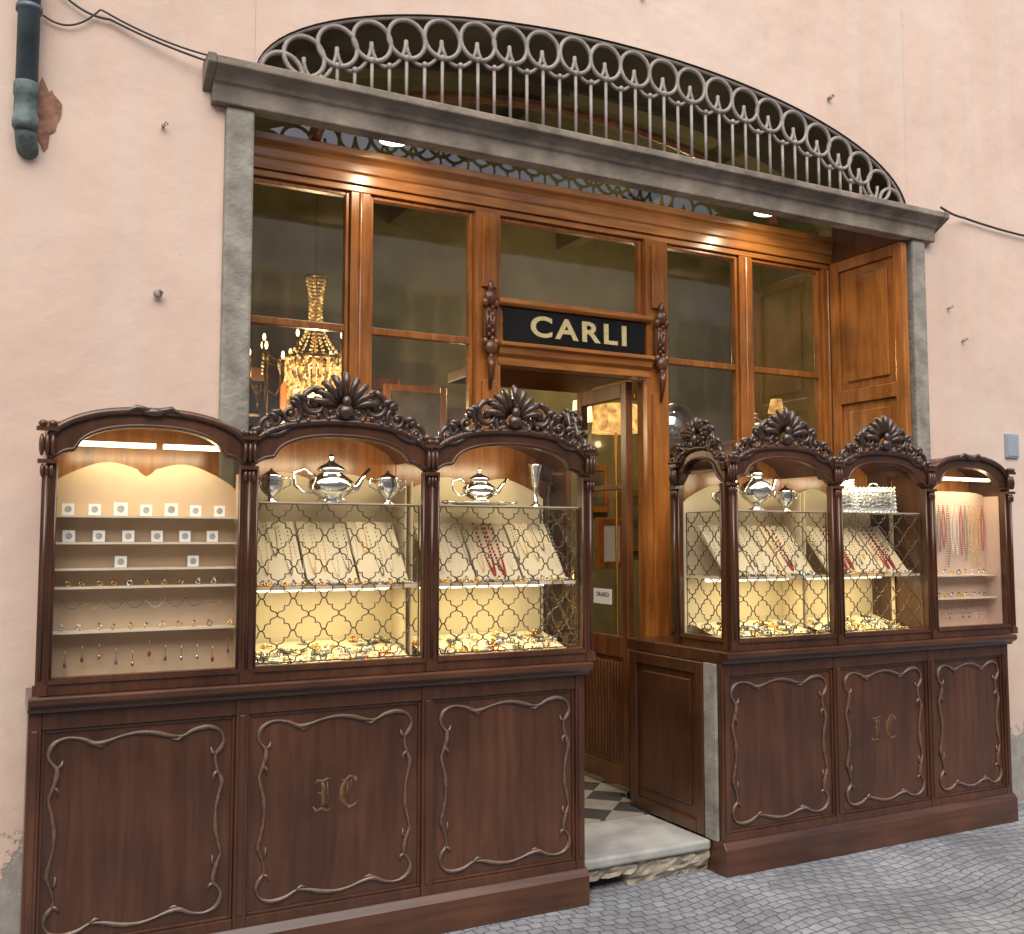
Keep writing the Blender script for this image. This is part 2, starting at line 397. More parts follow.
for k in range(1, NR):
    (xa,za), (xb,zb) = cen[k-1], cen[k]
    mx_, mz_ = (xa+xb)/2, (za+zb)/2
    # U scallop hung between neighbouring ring centres
    if mz_-rr1*1.05 > 3.60 and 1 < k < NR-1:
        dx_, dz_ = (xb-xa)/2, (zb-za)/2
        b.tube([(mx_-dx_*math.cos(pi*q/14), yg+.010, mz_-dz_*math.cos(pi*q/14)-rr1*1.35*math.sin(pi*q/14)) for q in range(15)], .0100, 6)
        if mz_-rr1*1.35 > 3.61:
            b.tube([(mx_,yg,mz_-rr1*1.35),(mx_,yg,3.585)], .0085, 6); b.ball((mx_,yg-.003,mz_-rr1*1.35), .015)
b.box(.93, 4.81, yg-.012, yg+.012, 3.577, 3.595)
b.obj('fanlight_grille', IRN, bld)

# ------------------------------------------------------------------ shopfront
sf = empty('shopfront', (XC, YS, 0), bld, label='varnished walnut shopfront with large panes')
b = MB()
b.prof(XL, XR, [(4.75,3.40),(4.75,3.45),(4.742,3.458),(4.742,3.50),(4.735,3.52),(4.72,3.535),(4.72,3.57),(4.86,3.57),(4.86,3.40)])
b.prof(XL, XR, [(4.765,3.365),(4.765,3.397),(4.84,3.397),(4.84,3.365)])
b.obj('header', WWH, sf, bevel=.003)
posts = [(.85,.96,4.76),(1.545,1.65,4.765),(2.235,2.38,4.745),(3.33,3.485,4.745),(4.045,4.145,4.765),(4.73,4.824,4.76)]
for x0, x1, y in posts:
    b = MB(); b.box(x0, x1, y, 4.85, .15, 3.364)
    if x1-x0 > .13:
        b.box(x0+.03, x1-.03, y-.018, y, .25, 2.45); b.box(x0+.03, x1-.03, y-.018, y, 2.95, 3.33)
        b.box(x0-.008, x1+.008, y-.012, y+.01, .16, .24)
    else:
        b.tube([((x0+x1)/2, y, .9),((x0+x1)/2, y, 3.36)], .012, 6)
    b.obj('post', WW, sf, bevel=.004)
wins = [(.96,1.545),(1.65,2.235),(3.485,4.045),(4.145,4.73)]
for x0, x1 in wins:
    b = MB(); b.frame(x0+.001, x1-.001, 4.785, 4.83, .99, 3.363, .02)
    b.box(x0+.021, x1-.021, 4.787, 4.826, 2.645, 2.682)
    w = b.obj('window', WW, sf, bevel=.004)
    b = MB(); b.quad((x0+.02,4.81,2.68),(x1-.02,4.81,2.68),(x1-.02,4.81,3.345),(x0+.02,4.81,3.345)); b.obj('window_pane', GLS, w)
    b = MB(); b.quad((x0+.02,4.812,1.0),(x1-.02,4.812,1.0),(x1-.02,4.812,2.65),(x0+.02,4.812,2.65)); b.obj('window_pane', GLS, w)
    b = MB(); b.box(x0+.001, x1-.001, 4.79, 4.84, .15, .988); b.box(x0+.06, x1-.06, 4.78, 4.79, .25, .9); b.obj('riser_panel', WR, sf, bevel=.004)
b = MB(); b.frame(2.381, 3.329, 4.785, 4.83, 2.90, 3.363, .022); w = b.obj('transom_window', WW, sf, bevel=.004)
b = MB(); b.quad((2.40,4.81,2.92),(3.31,4.81,2.92),(3.31,4.81,3.345),(2.40,4.81,3.345)); b.obj('window_pane', GLS, w)
b = MB()
b.prof(2.36, 3.35, [(4.725,2.862),(4.71,2.875),(4.71,2.895),(4.84,2.898),(4.84,2.862)])
b.prof(2.36, 3.35, [(4.84,2.54),(4.74,2.54),(4.74,2.58),(4.72,2.60),(4.71,2.63),(4.69,2.64),(4.69,2.66),(4.84,2.66)])
b.box(2.387, 3.323, 4.76, 4.84, 2.661, 2.861)
b.obj('door_head', WWH, sf, bevel=.003)
b = MB(); b.box(2.40, 3.312, 4.742, 4.759, 2.668, 2.856)
sgn = b.obj('name_board', BLK, sf, bevel=.003, label='black fascia board with gold capital letters')
def text(body, size, loc, mat, name, parent, ext=.002, off=0, sx=1, spacing=1, rz=0, **kw):
    cu = bpy.data.curves.new(name+'_curve', 'FONT'); cu.body = body; cu.size = size; cu.extrude = ext; cu.offset = off
    cu.align_x = 'CENTER'; cu.align_y = 'CENTER'; cu.space_character = spacing; cu.resolution_u = 4
    t = bpy.data.objects.new(name+'_tmp', cu); COL.objects.link(t)
    bpy.context.view_layer.update()
    me = bpy.data.meshes.new_from_object(t.evaluated_get(bpy.context.evaluated_depsgraph_get()))
    bpy.data.objects.remove(t)
    me.transform(Matrix.Rotation(rz,4,'Z') @ Matrix.Rotation(pi/2,4,'X') @ Matrix.Diagonal((sx,1,1,1)))
    me.materials.clear(); me.materials.append(mat)
    o = bpy.data.objects.new(name, me); COL.objects.link(o); return reg(o, loc, parent, **kw)
text('CARLI', .158, (2.875,4.7385,2.762), GPT, 'gold_lettering', sgn, off=.0042, sx=1.28, spacing=1.22)
for cx in (2.305, 3.41):
    b = MB()
    for z, s in ((2.89,1),(2.62,-1)):
        b.ball((cx,4.71,z), .042, .025, .045); b.ball((cx-.032,4.71,z-.03*s), .02, .018, .026); b.ball((cx+.032,4.71,z-.03*s), .02, .018, .026)
        b.ball((cx,4.71,z+.05*s), .018, .017, .045)
        for q in range(5): b.ball((cx+.012*(-1)**q,4.715,z-s*(.05+.02*q)), .016-.002*q, .014, .016)
    b.box(cx-.04, cx+.04, 4.715, 4.735, 2.68, 2.84)
    for q in (-.02,.0,.02): b.tube([(cx+q,4.712,2.69),(cx+q,4.712,2.83)], .008, 6)
    b.tube([(cx,4.71,2.56),(cx,4.70,2.52),(cx,4.72,2.40)], [.025,.02,.006], 6)
    b.obj('carved_corbel', WR, sf)
b = MB(); xs2 = lin(XL, XR, 30); b.sheet(xs2, lambda x: 3.565, lambda x: 4.3, 4.81); b.obj('upper_pane', GLT, sf)
b = MB()
b.tube([(XC-1.5*math.cos(pi*i/40), 4.80, 3.6+.45*math.sin(pi*i/40)) for i in range(41)], .028, 6)
b.obj('arched_glazing_bar', WW, sf)
SPL = emis('spot_lens', (1,.93,.75), 6)
for x in (1.70, 4.10):
    b = MB(); b.lathe([(.05,.012),(.052,.02),(.045,.03)], (x,4.60,3.575), 16, sx=1.5); b.lathe([(.044,.008),(.044,.011)], (x,4.60,3.575), 16, mi=1, sx=1.5)
    b.tube([(x,4.60,3.60),(x,4.72,3.605)], .006, 6, ref=(0,0,1))
    b.obj('spot_lamp', [IRN, SPL], sf)
    l = bpy.data.lights.new('spot_light','SPOT'); l.energy = 18; l.color = (1,.82,.55); l.spot_size = 2.9; l.spot_blend = 1; l.shadow_soft_size = .02
    o = bpy.data.objects.new('spot_light', l); COL.objects.link(o); o.location = (x,4.40,3.55); o.rotation_euler = (math.radians(12),0,0)
b = MB(); X = 3.31
T = Matrix(((0,1,0,X-.05),(1,0,0,0),(0,0,1,0),(0,0,0,1)))
b.T = T
b.box(4.86, 4.92, 0, .045, .19, 2.53); b.box(5.36, 5.42, 0, .045, .19, 2.53)
b.box(4.92, 5.36, 0, .045, .19, .30); b.box(4.92, 5.36, 0, .045, .92, 1.04); b.box(4.92, 5.36, 0, .045, 2.44, 2.53); b.box(4.92, 5.36, .005, .04, 1.90, 1.93)
b.box(4.92, 5.36, .015, .035, .30, .92)
for i in range(12): b.tube([(4.95+i*.034,.014,.33),(4.95+i*.034,.014,.89)], .011, 6)
dr = b.obj('door', WR, sf, bevel=.004, label='half-glazed wooden entrance door standing open')
b = MB(); b.T = T; b.quad((4.92,.02,1.04),(5.36,.02,1.04),(5.36,.02,2.44),(4.92,.02,2.44)); b.obj('door_glass', GLC, dr)
b = MB(); b.T = T; b.tube([(5.39,-.05,1.15),(5.39,-.05,1.45)], .012, 8, ref=(1,0,0)); b.tube([(5.39,0,1.18),(5.39,-.05,1.18)], .009, 6, ref=(0,0,1)); b.tube([(5.39,0,1.42),(5.39,-.05,1.42)], .009, 6, ref=(0,0,1)); b.obj('door_handle', GLD, dr)
b = MB(); b.T = T; b.box(5.05, 5.25, .012, .016, 1.22, 1.31); b.obj('door_notice', WHT, dr)
text('ORARIO', .04, (X-.05+.011, 5.15, 1.275), BLK, 'notice_lettering', dr, ext=.0005, rz=-pi/2)
b = MB(); b.box(2.38, 3.33, 4.86, 5.45, 2.54, 2.60); b.obj('door_soffit', WR, sf, bevel=.004)
b = MB(); b.T = Matrix(((0,1,0,4.765),(1,0,0,0),(0,0,1,0),(0,0,0,1)))
b.frame(4.15, 4.735, 0, .045, .8, 3.39, .07); b.box(4.22, 4.665, .003, .042, 2.46, 2.55)
b.box(4.22, 4.665, .02, .035, .87, 2.46); b.box(4.22, 4.665, .02, .035, 2.55, 3.32)
b.box(4.275, 4.61, .008, .02, 2.60, 3.27); b.box(4.275, 4.61, .008, .02, .95, 2.41)
b.obj('shutter', WW, sf, bevel=.006, label='panelled wooden shutter folded against the jamb')
b = MB(); b.box(2.372, 3.14, 3.975, 4.50, .105, .152)
b.obj('door_step', MAR, bld, bevel=.012, label='worn white marble slab step')
b = MB()
nx_, nz_ = 26, 7; vs = []
for j in range(nz_):
    for i in range(nx_):
        x = 2.372+.768*i/(nx_-1); z = .104*j/(nz_-1)
        hole = (.06 < (x-2.372) < .3) and z < .05
        y = 3.985+random.uniform(0,.028)+(.2 if hole else 0)+(.02 if z<.03 else 0)
        vs.append((x,y,z))
fs = [(j*nx_+i, j*nx_+i+1, (j+1)*nx_+i+1, (j+1)*nx_+i) for j in range(nz_-1) for i in range(nx_-1)]
b.add(vs, fs, 0, False)
b.obj('step_rubble', ROK, bld)
b = MB(); b.box(2.372, 3.20, 4.503, 4.9, .05, .158); b.box(-.5, 6.5, 4.9, 7.7, .05, .1585); b.obj('shop_floor', CHK, bld)
b = MB()
b.box(-.55, -.45, 4.9, 7.7, .1, 4.6); b.box(6.45, 6.55, 4.9, 7.7, .1, 4.6); b.box(-.55, 6.55, 7.65, 7.75, .1, 4.6)
b.obj('interior_wall', INW, bld)
b = MB(); b.box(-.55, 6.55, 4.905, 7.76, 4.35, 4.45)
for i in range(5): b.box(-.4+i*1.6, -.28+i*1.6, 4.91, 7.64, 4.2, 4.35)
b.obj('ceiling', INC, bld)
def cupboard(x0, x1, y1, z1, label):
    c = empty('display_cupboard', ((x0+x1)/2, y1, .16), label=label, category='cupboard', group='cupboards along the shop walls')
    b = MB(); b.box(x0, x1, y1-.5, y1, .16, .95); b.box(x0, x0+.05, y1-.38, y1, .95, z1); b.box(x1-.05, x1, y1-.38, y1, .95, z1)
    b.box(x0-.04, x1+.04, y1-.42, y1, z1, z1+.1); b.box(x0+.05, x1-.05, y1-.02, y1, .95, z1)
    n = max(1, int((x1-x0)/.6))
    for i in range(1,n): xx = x0+(x1-x0)*i/n; b.box(xx-.02, xx+.02, y1-.38, y1-.34, .95, z1)
    b.obj('carcass', WR, c, bevel=.006)
    for z in (1.35,1.75,2.15,2.5):
        if z < z1-.1:
            b = MB(); b.box(x0+.05, x1-.05, y1-.33, y1-.02, z, z+.02); b.obj('shelf', WR, c)
    return c
cupboard(1.3, 2.7, 7.62, 2.75, 'walnut wall cupboard with shelves of silverware')
cupboard(2.95, 4.3, 7.62, 2.55, 'walnut wall cupboard with shelves of silverware')

# ------------------------------------------------------------------ silverware
def teapot_mesh(b, k=1.0, squat=1.0):
    b.lathe([(.03,0),(.034,.006),(.018,.014),(.05,.03),(.07,.055),(.068,.075),(.04,.098),(.03,.106),(.045,.112),(.036,.125),(.012,.14),(.005,.15),(.011,.157),(.004,.168)], (0,0,0), 24, sx=1.15*squat)
    b.tube([(.06*squat,0,.05),(.095*squat,0,.06),(.115*squat,0,.09),(.145*squat,0,.125)], [.016,.013,.009,.006], 8)
    b.tube([(-.06*squat,0,.09),(-.10*squat,0,.115),(-.135*squat,0,.10),(-.13*squat,0,.06),(-.10*squat,0,.035),(-.065*squat,0,.04)], .006, 6)
    for a in range(4): b.tube([(.03*math.cos(a*pi/2+.7),.03*math.sin(a*pi/2+.7),.03),(.055*math.cos(a*pi/2+.7),.055*math.sin(a*pi/2+.7),0)], .005, 5)
def cup_mesh(b):
    b.lathe([(.028,0),(.03,.005),(.01,.014),(.012,.025),(.036,.045),(.046,.075),(.04,.095),(.046,.10),(.03,.108),(.006,.122),(.004,.13)], (0,0,0), 20)
    for s in (-1,1): b.tube([(s*.042,0,.09),(s*.07,0,.10),(s*.072,0,.07),(s*.045,0,.055)], .004, 5)
def vase_mesh(b, h=.2):
    b.lathe([(.035,0),(.036,.006),(.012,.02),(.008,.09*h/.2),(.014,.10*h/.2),(.02,.15*h/.2),(.032,h-.01),(.034,h),(.03,h)], (0,0,0), 18)
def urn_mesh(b):
    b.lathe([(.04,0),(.042,.008),(.016,.022),(.03,.04),(.075,.075),(.085,.105),(.07,.135),(.035,.155),(.028,.175),(.036,.182),(.03,.20),(.008,.215),(.012,.225),(.003,.24)], (0,0,0), 24)
    b.tube([(.07,0,.09),(.11,0,.11),(.125,0,.16),(.14,0,.175)], [.014,.011,.008,.005], 8)
    b.tube([(-.035,0,.17),(-.09,0,.185),(-.125,0,.15),(-.115,0,.10),(-.08,0,.085)], .006, 6)
def tray_mesh(b):
    b.lathe([(.002,0),(.09,.001),(.11,.012),(.125,.014),(.126,.018),(.11,.017),(.088,.006),(.002,.005)], (0,0,0), 28, sx=1.2)
    for s in (-1,1): b.tube([(s*.14,-.04,.015),(s*.175,-.03,.02),(s*.18,0,.022),(s*.175,.03,.02),(s*.14,.04,.015)], .005, 6, ref=(0,0,1))
def place(fn, name, loc, mat, label, cat, sc_=1, rz=0, rx=0, **kw):
    b = MB(); fn(b); o = b.obj(name, mat, origin=(0,0,0), label=label, category=cat, **kw)
    o.location = loc; o.rotation_euler = (rx,0,rz); o.scale = (sc_,)*3; return o
ZS = 1.752
place(teapot_mesh, 'silver_teapot', (1.25,4.08,ZS), SIL, 'polished silver teapot with curved spout on glass shelf', 'teapot', 1.25, .15)
place(cup_mesh, 'silver_sugar_bowl', (1.00,4.09,ZS), SIL, 'small lidded silver bowl on glass shelf', 'bowl', 1.1)
place(cup_mesh, 'silver_sugar_bowl', (1.51,4.1,ZS), SIL, 'lidded silver bowl with two handles', 'bowl', 1.15)
place(tray_mesh, 'silver_tray', (1.94,4.08,ZS), SIL, 'oval silver tray under a low teapot', 'tray', 1.0)
place(lambda b: teapot_mesh(b,1,1.1), 'silver_teapot', (1.94,4.08,ZS+.014), SIL, 'low silver teapot standing on an oval tray', 'teapot', .95, .1)
place(vase_mesh, 'silver_vase', (2.25,4.12,ZS), SIL, 'slender silver trumpet vase', 'vase', 1.05)
place(urn_mesh, 'silver_coffee_pot', (3.53,4.06,ZS), SIL, 'tall bellied silver coffee pot', 'coffee pot', 1.05)
place(cup_mesh, 'silver_sugar_bowl', (3.77,4.1,ZS), SIL, 'small lidded silver bowl on glass shelf', 'bowl', 1.1)
place(cup_mesh, 'silver_sugar_bowl', (3.34,4.1,ZS), SIL, 'small lidded silver bowl on glass shelf', 'bowl', .9)
for (x, w, h, lab) in ((4.15,.12,.18,'ornate silver photo frame leaning on glass shelf'),(4.38,.25,.14,'ornate silver framed tray with beaded rim')):
    b = MB(); b.frame(-w/2,w/2,-.006,.006,0,h,.024); b.box(-w/2+.024,w/2-.024,-.001,.004,.024,h-.024,1)
    m_ = 2*(w+h); nq = 34
    for q in range(nq):
        d = m_*q/nq
        if d < w: px, pz = -w/2+d, 0
        elif d < w+h: px, pz = w/2, d-w
        elif d < 2*w+h: px, pz = w/2-(d-w-h), h
        else: px, pz = -w/2, h-(d-2*w-h)
        b.ball((px,-.004,pz), .007+.003*(q%2), .007, .008)
    for s in (-1,1): b.tube([(s*w*.12,0,h),(s*w*.08,-.004,h+.02),(0,-.004,h+.026)], .005, 6)
    o = b.obj('ornate_picture_frame', [SIR, ENG], origin=(0,0,0), label=lab, category='picture frame'); o.location = (x,4.05,ZS+.003); o.rotation_euler = (-.12,0,-.35)
for x, z in ((1.5,1.37),(1.9,1.37),(2.2,1.37),(1.5,1.77),(1.75,1.77),(2.3,1.77),(3.2,1.77),(3.6,1.77),(4.0,1.77),(3.3,2.17),(1.5,2.17),(2.1,2.17),(2.4,2.17),(1.7,2.52),(2.0,2.52),(2.3,2.52)):
    place(random.choice([cup_mesh,vase_mesh,urn_mesh,teapot_mesh]), 'silver_ornament', (x,7.42,z), SIL, 'silver vessel on cupboard shelf inside the shop', 'ornament', 1.2, group='silverware inside the shop')
# chandelier
ch = empty('chandelier', (1.84,6.4,4.2), label='lit crystal chandelier hanging inside the shop', category='chandelier')
CX, CY = 1.84, 6.4
b = MB(); b.tube([(CX,CY,4.22),(CX,CY,2.5)], .008, 6, ref=(1,0,0))
for k in range(8):
    a = k*pi/4+.2; b.tube([(CX,CY,2.80),(CX+.20*math.cos(a),CY+.20*math.sin(a),2.72),(CX+.36*math.cos(a),CY+.36*math.sin(a),2.80)], .007, 6, ref=(0,0,1))
    b.lathe([(.012,0),(.012,.07)], (CX+.36*math.cos(a),CY+.36*math.sin(a),2.80), 8)
b.tube([(CX+.23*math.cos(2*pi*i/24),CY+.23*math.sin(2*pi*i/24),2.78) for i in range(24)], .012, 6, closed=True, ref=(0,0,1))
b.tube([(CX+.07*math.cos(2*pi*i/16),CY+.07*math.sin(2*pi*i/16),3.34) for i in range(16)], .010, 6, closed=True, ref=(0,0,1))
b.obj('chandelier_frame', GLD, ch)
b = MB()
for k in range(16):
    a = k*2*pi/16
    for i in range(24):
        t = i/23; r = .065-.03*math.sin(pi*t)+.15*t**4; z = 3.34-.56*t
        b.ball((CX+r*math.cos(a),CY+r*math.sin(a),z), .0075, mi=1 if random.random()<.25 else 0, seg=5, rings=4)
for k in range(30):
    a = k*2*pi/30
    for i in range(10):
        t = i/9; r = .23*math.cos(t*pi/2*.86)**.55; z = 2.765-.20*t
        b.ball((CX+r*math.cos(a),CY+r*math.sin(a),z), .013, .013, .015, mi=1 if random.random()<.6 else 0, seg=5, rings=4)
for k in range(8):
    a = k*pi/4+.2
    for q in range(4): b.ball((CX+.36*math.cos(a),CY+.36*math.sin(a),2.78-.025*q), .008, mi=q%2, seg=5, rings=4)
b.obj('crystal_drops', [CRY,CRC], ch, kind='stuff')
for k in range(8):
    a = k*pi/4+.2; b = MB(); b.ball((CX+.36*math.cos(a),CY+.36*math.sin(a),2.895), .011, .011, .024); b.obj('bulb', BUL, ch)
def plight(loc, e, col=(1,.68,.32), r=.03):
    l = bpy.data.lights.new('room_light','POINT'); l.energy = e; l.color = col; l.shadow_soft_size = r
    o = bpy.data.objects.new('room_light', l); COL.objects.link(o); o.location = loc
plight((CX,CY,2.45), 48, (1,.74,.42)); plight((4.47,6.3,3.0), 48, (1,.74,.42))  # second one is an added fill light without a lamp, hidden behind the door post
cb_ = empty('candelabra', (1.40,5.9,.16), label='tall gilt candelabra with lit candles', category='candelabra')
b = MB(); b.lathe([(.14,0),(.12,.03),(.02,.08),(.015,1.2),(.03,1.25),(.012,1.4),(.012,2.5)], (1.40,5.9,.16), 10)
for s in (-1,0,1):
    b.tube([(1.40,5.9,2.5),(1.40+s*.06,5.9,2.46),(1.40+s*.1,5.9,2.56)], .008, 6); b.lathe([(.012,0),(.012,.12)], (1.40+s*.1,5.9,2.56+.05*(s==0)), 8)
b.obj('stand', GLD, cb_)
for s in (-1,0,1):
    b = MB(); b.ball((1.40+s*.1,5.9,2.71+.05*(s==0)), .010,.010,.024); b.obj('flame', BUL, cb_)
def framed(x, y, z, w, h, mf, mi_, label, name='framed_picture', cat='picture', fw=.05, rz=0):
    b = MB(); b.frame(-w/2,w/2,-.02,.02,0,h,fw); p = b.obj(name, mf, origin=(0,0,0), bevel=.006, label=label, category=cat); p.location = (x,y,z); p.rotation_euler = (0,0,rz); W[p.name] = Vector((0,0,0))
    b = MB(); b.box(-w/2+fw,w/2-fw,-.006,.01,fw,h-fw); c = b.obj('picture_surface', mi_, p, origin=(0,0,0)); return p
PICD = simple('dark_painting', (.12,.1,.07), .4, var=.7, vs=6)
SHD = simple('patterned_lit_shade', (.75,.33,.10), .6, emit=(1,.5,.12), es=1.4, var=.7, vs=18)
SHB = simple('bright_shade', (.9,.6,.25), .6, emit=(1,.75,.3), es=2.2)
MIR = simple('mirror_glass', (.7,.7,.65), .05, metal=1)
framed(4.75,7.60,1.85,.3,.42, WW, PICD, 'dark framed certificate on the wall')
framed(5.2,7.60,1.5,.35,.55, GLD, PICD, 'dark painting in gilt frame')
framed(5.35,7.60,2.9,.45,.6, GLD, PICD, 'dark painting in gilt frame')
framed(2.02,6.95,1.95,.55,.92, WW, MIR, 'wooden framed mirror behind the chandelier', 'wall_mirror', 'mirror')
framed(2.75,6.9,2.0,.5,.75, WW, PICD, 'dark framed painting hanging inside the shop')
framed(3.92,6.05,1.40,.24,.36, WW, WHT, 'framed certificate standing behind the door glass')
for x, y, z, r, h, mt in ((3.87,5.9,2.36,.17,.19,SHD),(4.02,6.6,2.52,.08,.16,SHB)):
    fl = empty('floor_lamp', (x,y,.16), label='brass floor lamp with glowing patterned shade', category='lamp', group='lamps inside the shop')
    b = MB(); b.lathe([(.12,0),(.11,.02),(.012,.04),(.010,z-.16)], (x,y,.16), 12); b.obj('lamp_stand', GLD, fl)
    b = MB(); b.lathe([(r,0),(r*.9,h)], (x,y,z), 20); b.obj('lamp_shade', mt, fl)
b = MB(); b.tube([(.13*math.cos(2*pi*i/28),0,.16*math.sin(2*pi*i/28)) for i in range(28)], .02, 8, closed=True)
o = b.obj('round_mirror', WR, origin=(0,0,0), label='oval wooden mirror standing inside the window', category='mirror'); o.location = (3.72,4.98,2.27); W[o.name] = Vector((0,0,0)); rm = o
b = MB(); b.lathe([(.001,0),(.125,0),(.125,.004),(.001,.004)], (0,0,0), 28)
me_o = b.obj('mirror_face', MIR, rm, origin=(0,0,0)); me_o.rotation_euler = (pi/2,0,0); me_o.scale = (1,1.25,1)
b = MB(); b.tube([(0,0,-.16),(0,0,-1.2)], .012, 6, ref=(1,0,0)); b.lathe([(.1,-1.25),(.09,-1.2),(.015,-1.17)], (0,0,0), 14); b.obj('mirror_stand', WR, rm, origin=(0,0,0))
place(urn_mesh, 'silver_ornament', (4.36,5.02,2.245), SIL, 'silver vessel standing inside the window', 'ornament', .9)
tl = empty('table_lamp', (4.56,5.03,2.245), label='small brass table lamp with warm glowing shade', category='lamp')
b = MB(); b.lathe([(.045,0),(.04,.01),(.01,.03),(.014,.09),(.008,.15),(.008,.22)], (4.56,5.03,2.246), 12); b.obj('lamp_stand', GLD, tl)
b = MB(); b.lathe([(.055,0),(.035,.09)], (4.56,5.03,2.44), 16); b.obj('lamp_shade', SHD, tl)
b = MB(); b.box(4.2,4.75,4.92,5.15,2.22,2.245); b.box(4.22,4.25,4.92,5.15,.16,2.22); b.box(4.70,4.73,4.92,5.15,.16,2.22); b.box(4.25,4.70,5.13,5.15,.16,2.22)
b.obj('window_stand', WW, label='tall wooden stand inside the window', category='stand')

# ------------------------------------------------------------------ display cabinets
def curve_in(t):
    a = abs(t)
    if a < .80: return 1.918+.095*(max(0,1-(a/.80)**2.3))**.5
    return 1.885+.033*math.sqrt(max(0,1-((a-.80)/.20)**2))
def curve_out(t): return 1.955+.125*(max(0,1-abs(t)**2.4))**.6
def smooth_closed(ctrl, per=5):
    n = len(ctrl); out = []
    for i in range(n):
        p0, p1, p2, p3 = ctrl[i-1], ctrl[i], ctrl[(i+1)%n], ctrl[(i+2)%n]
        for k in range(per):
            t = k/per; o = []
            for a in (0,1):
                o.append(.5*((2*p1[a])+(-p0[a]+p2[a])*t+(2*p0[a]-5*p1[a]+4*p2[a]-p3[a])*t*t+(-p0[a]+3*p1[a]-3*p2[a]+p3[a])*t**3))
            out.append(tuple(o))
    return out
def rococo(cx, cz, w, h):
    W2, H2 = w/2, h/2
    qd = [(0,H2-.004),(W2*.20,H2-.012),(W2*.36,H2-.026),(W2*.50,H2-.030),(W2*.62,H2-.012),(W2*.78,H2-.003),(W2*.91,H2-.014),(W2-.008,H2-.036),
          (W2-.003,H2-.065),(W2-.016,H2-.09),(W2-.032,H2-.112),(W2-.027,H2-.155),(W2-.010,H2-.20),(W2-.008,H2*.36),(W2-.024,H2*.16),(W2-.028,H2*.05)]
    full = list(qd)
    full += [(x,-z) for x, z in reversed(qd)]
    full += [(-x,-z) for x, z in qd[1:]]
    full += [(-x,z) for x, z in reversed(qd[1:])]
    return smooth_closed([(cx+x, cz+z) for x, z in full], 3)
def scroll(b, y, cx, cz, r, a0, turns, sgn, rad, n=22, shrink=.18):
    pts = []; rs = []
    for i in range(n):
        t = i/(n-1); a = a0+sgn*turns*2*pi*t; rr = r*(1-t*(1-shrink))
        pts.append((cx+rr*math.cos(a), y, cz+rr*math.sin(a))); rs.append(rad*(1-.45*t))
    b.tube(pts, rs, 6, flat=1.2); b.ball((cx,y,cz), rad*1.1)
def carved_panel(b, x0, x1, z0, z1, y):
    cx, cz = (x0+x1)/2, (z0+z1)/2; w, h = (x1-x0)-.065, (z1-z0)-.065
    pts = rococo(cx, cz, w, h)
    n = len(pts)
    rs = [.0074+.0022*math.sin(i*2*pi/n*16) for i in range(n)]
    b.tube([(x,y,z) for x, z in pts], rs, 6, closed=True, flat=1.2)
    for sx in (-1,1):
        for sz in (-1,1):
            hx = lambda d: cx+sx*(w/2-d); hz = lambda d: cz+sz*(h/2-d)
            b.tube([(hx(.030),y,hz(.108)),(hx(.046),y,hz(.098)),(hx(.050),y,hz(.080))], [.0075,.0065,.002], 5)
            b.tube([(hx(.024),y,hz(.17)),(hx(.038),y,hz(.185)),(hx(.036),y,hz(.208))], [.0065,.0055,.002], 5)
            b.tube([(cx+sx*w*.25,y,hz(.030)),(cx+sx*w*.22,y,hz(.043)),(cx+sx*w*.185,y,hz(.038))], [.0075,.0065,.002], 5)
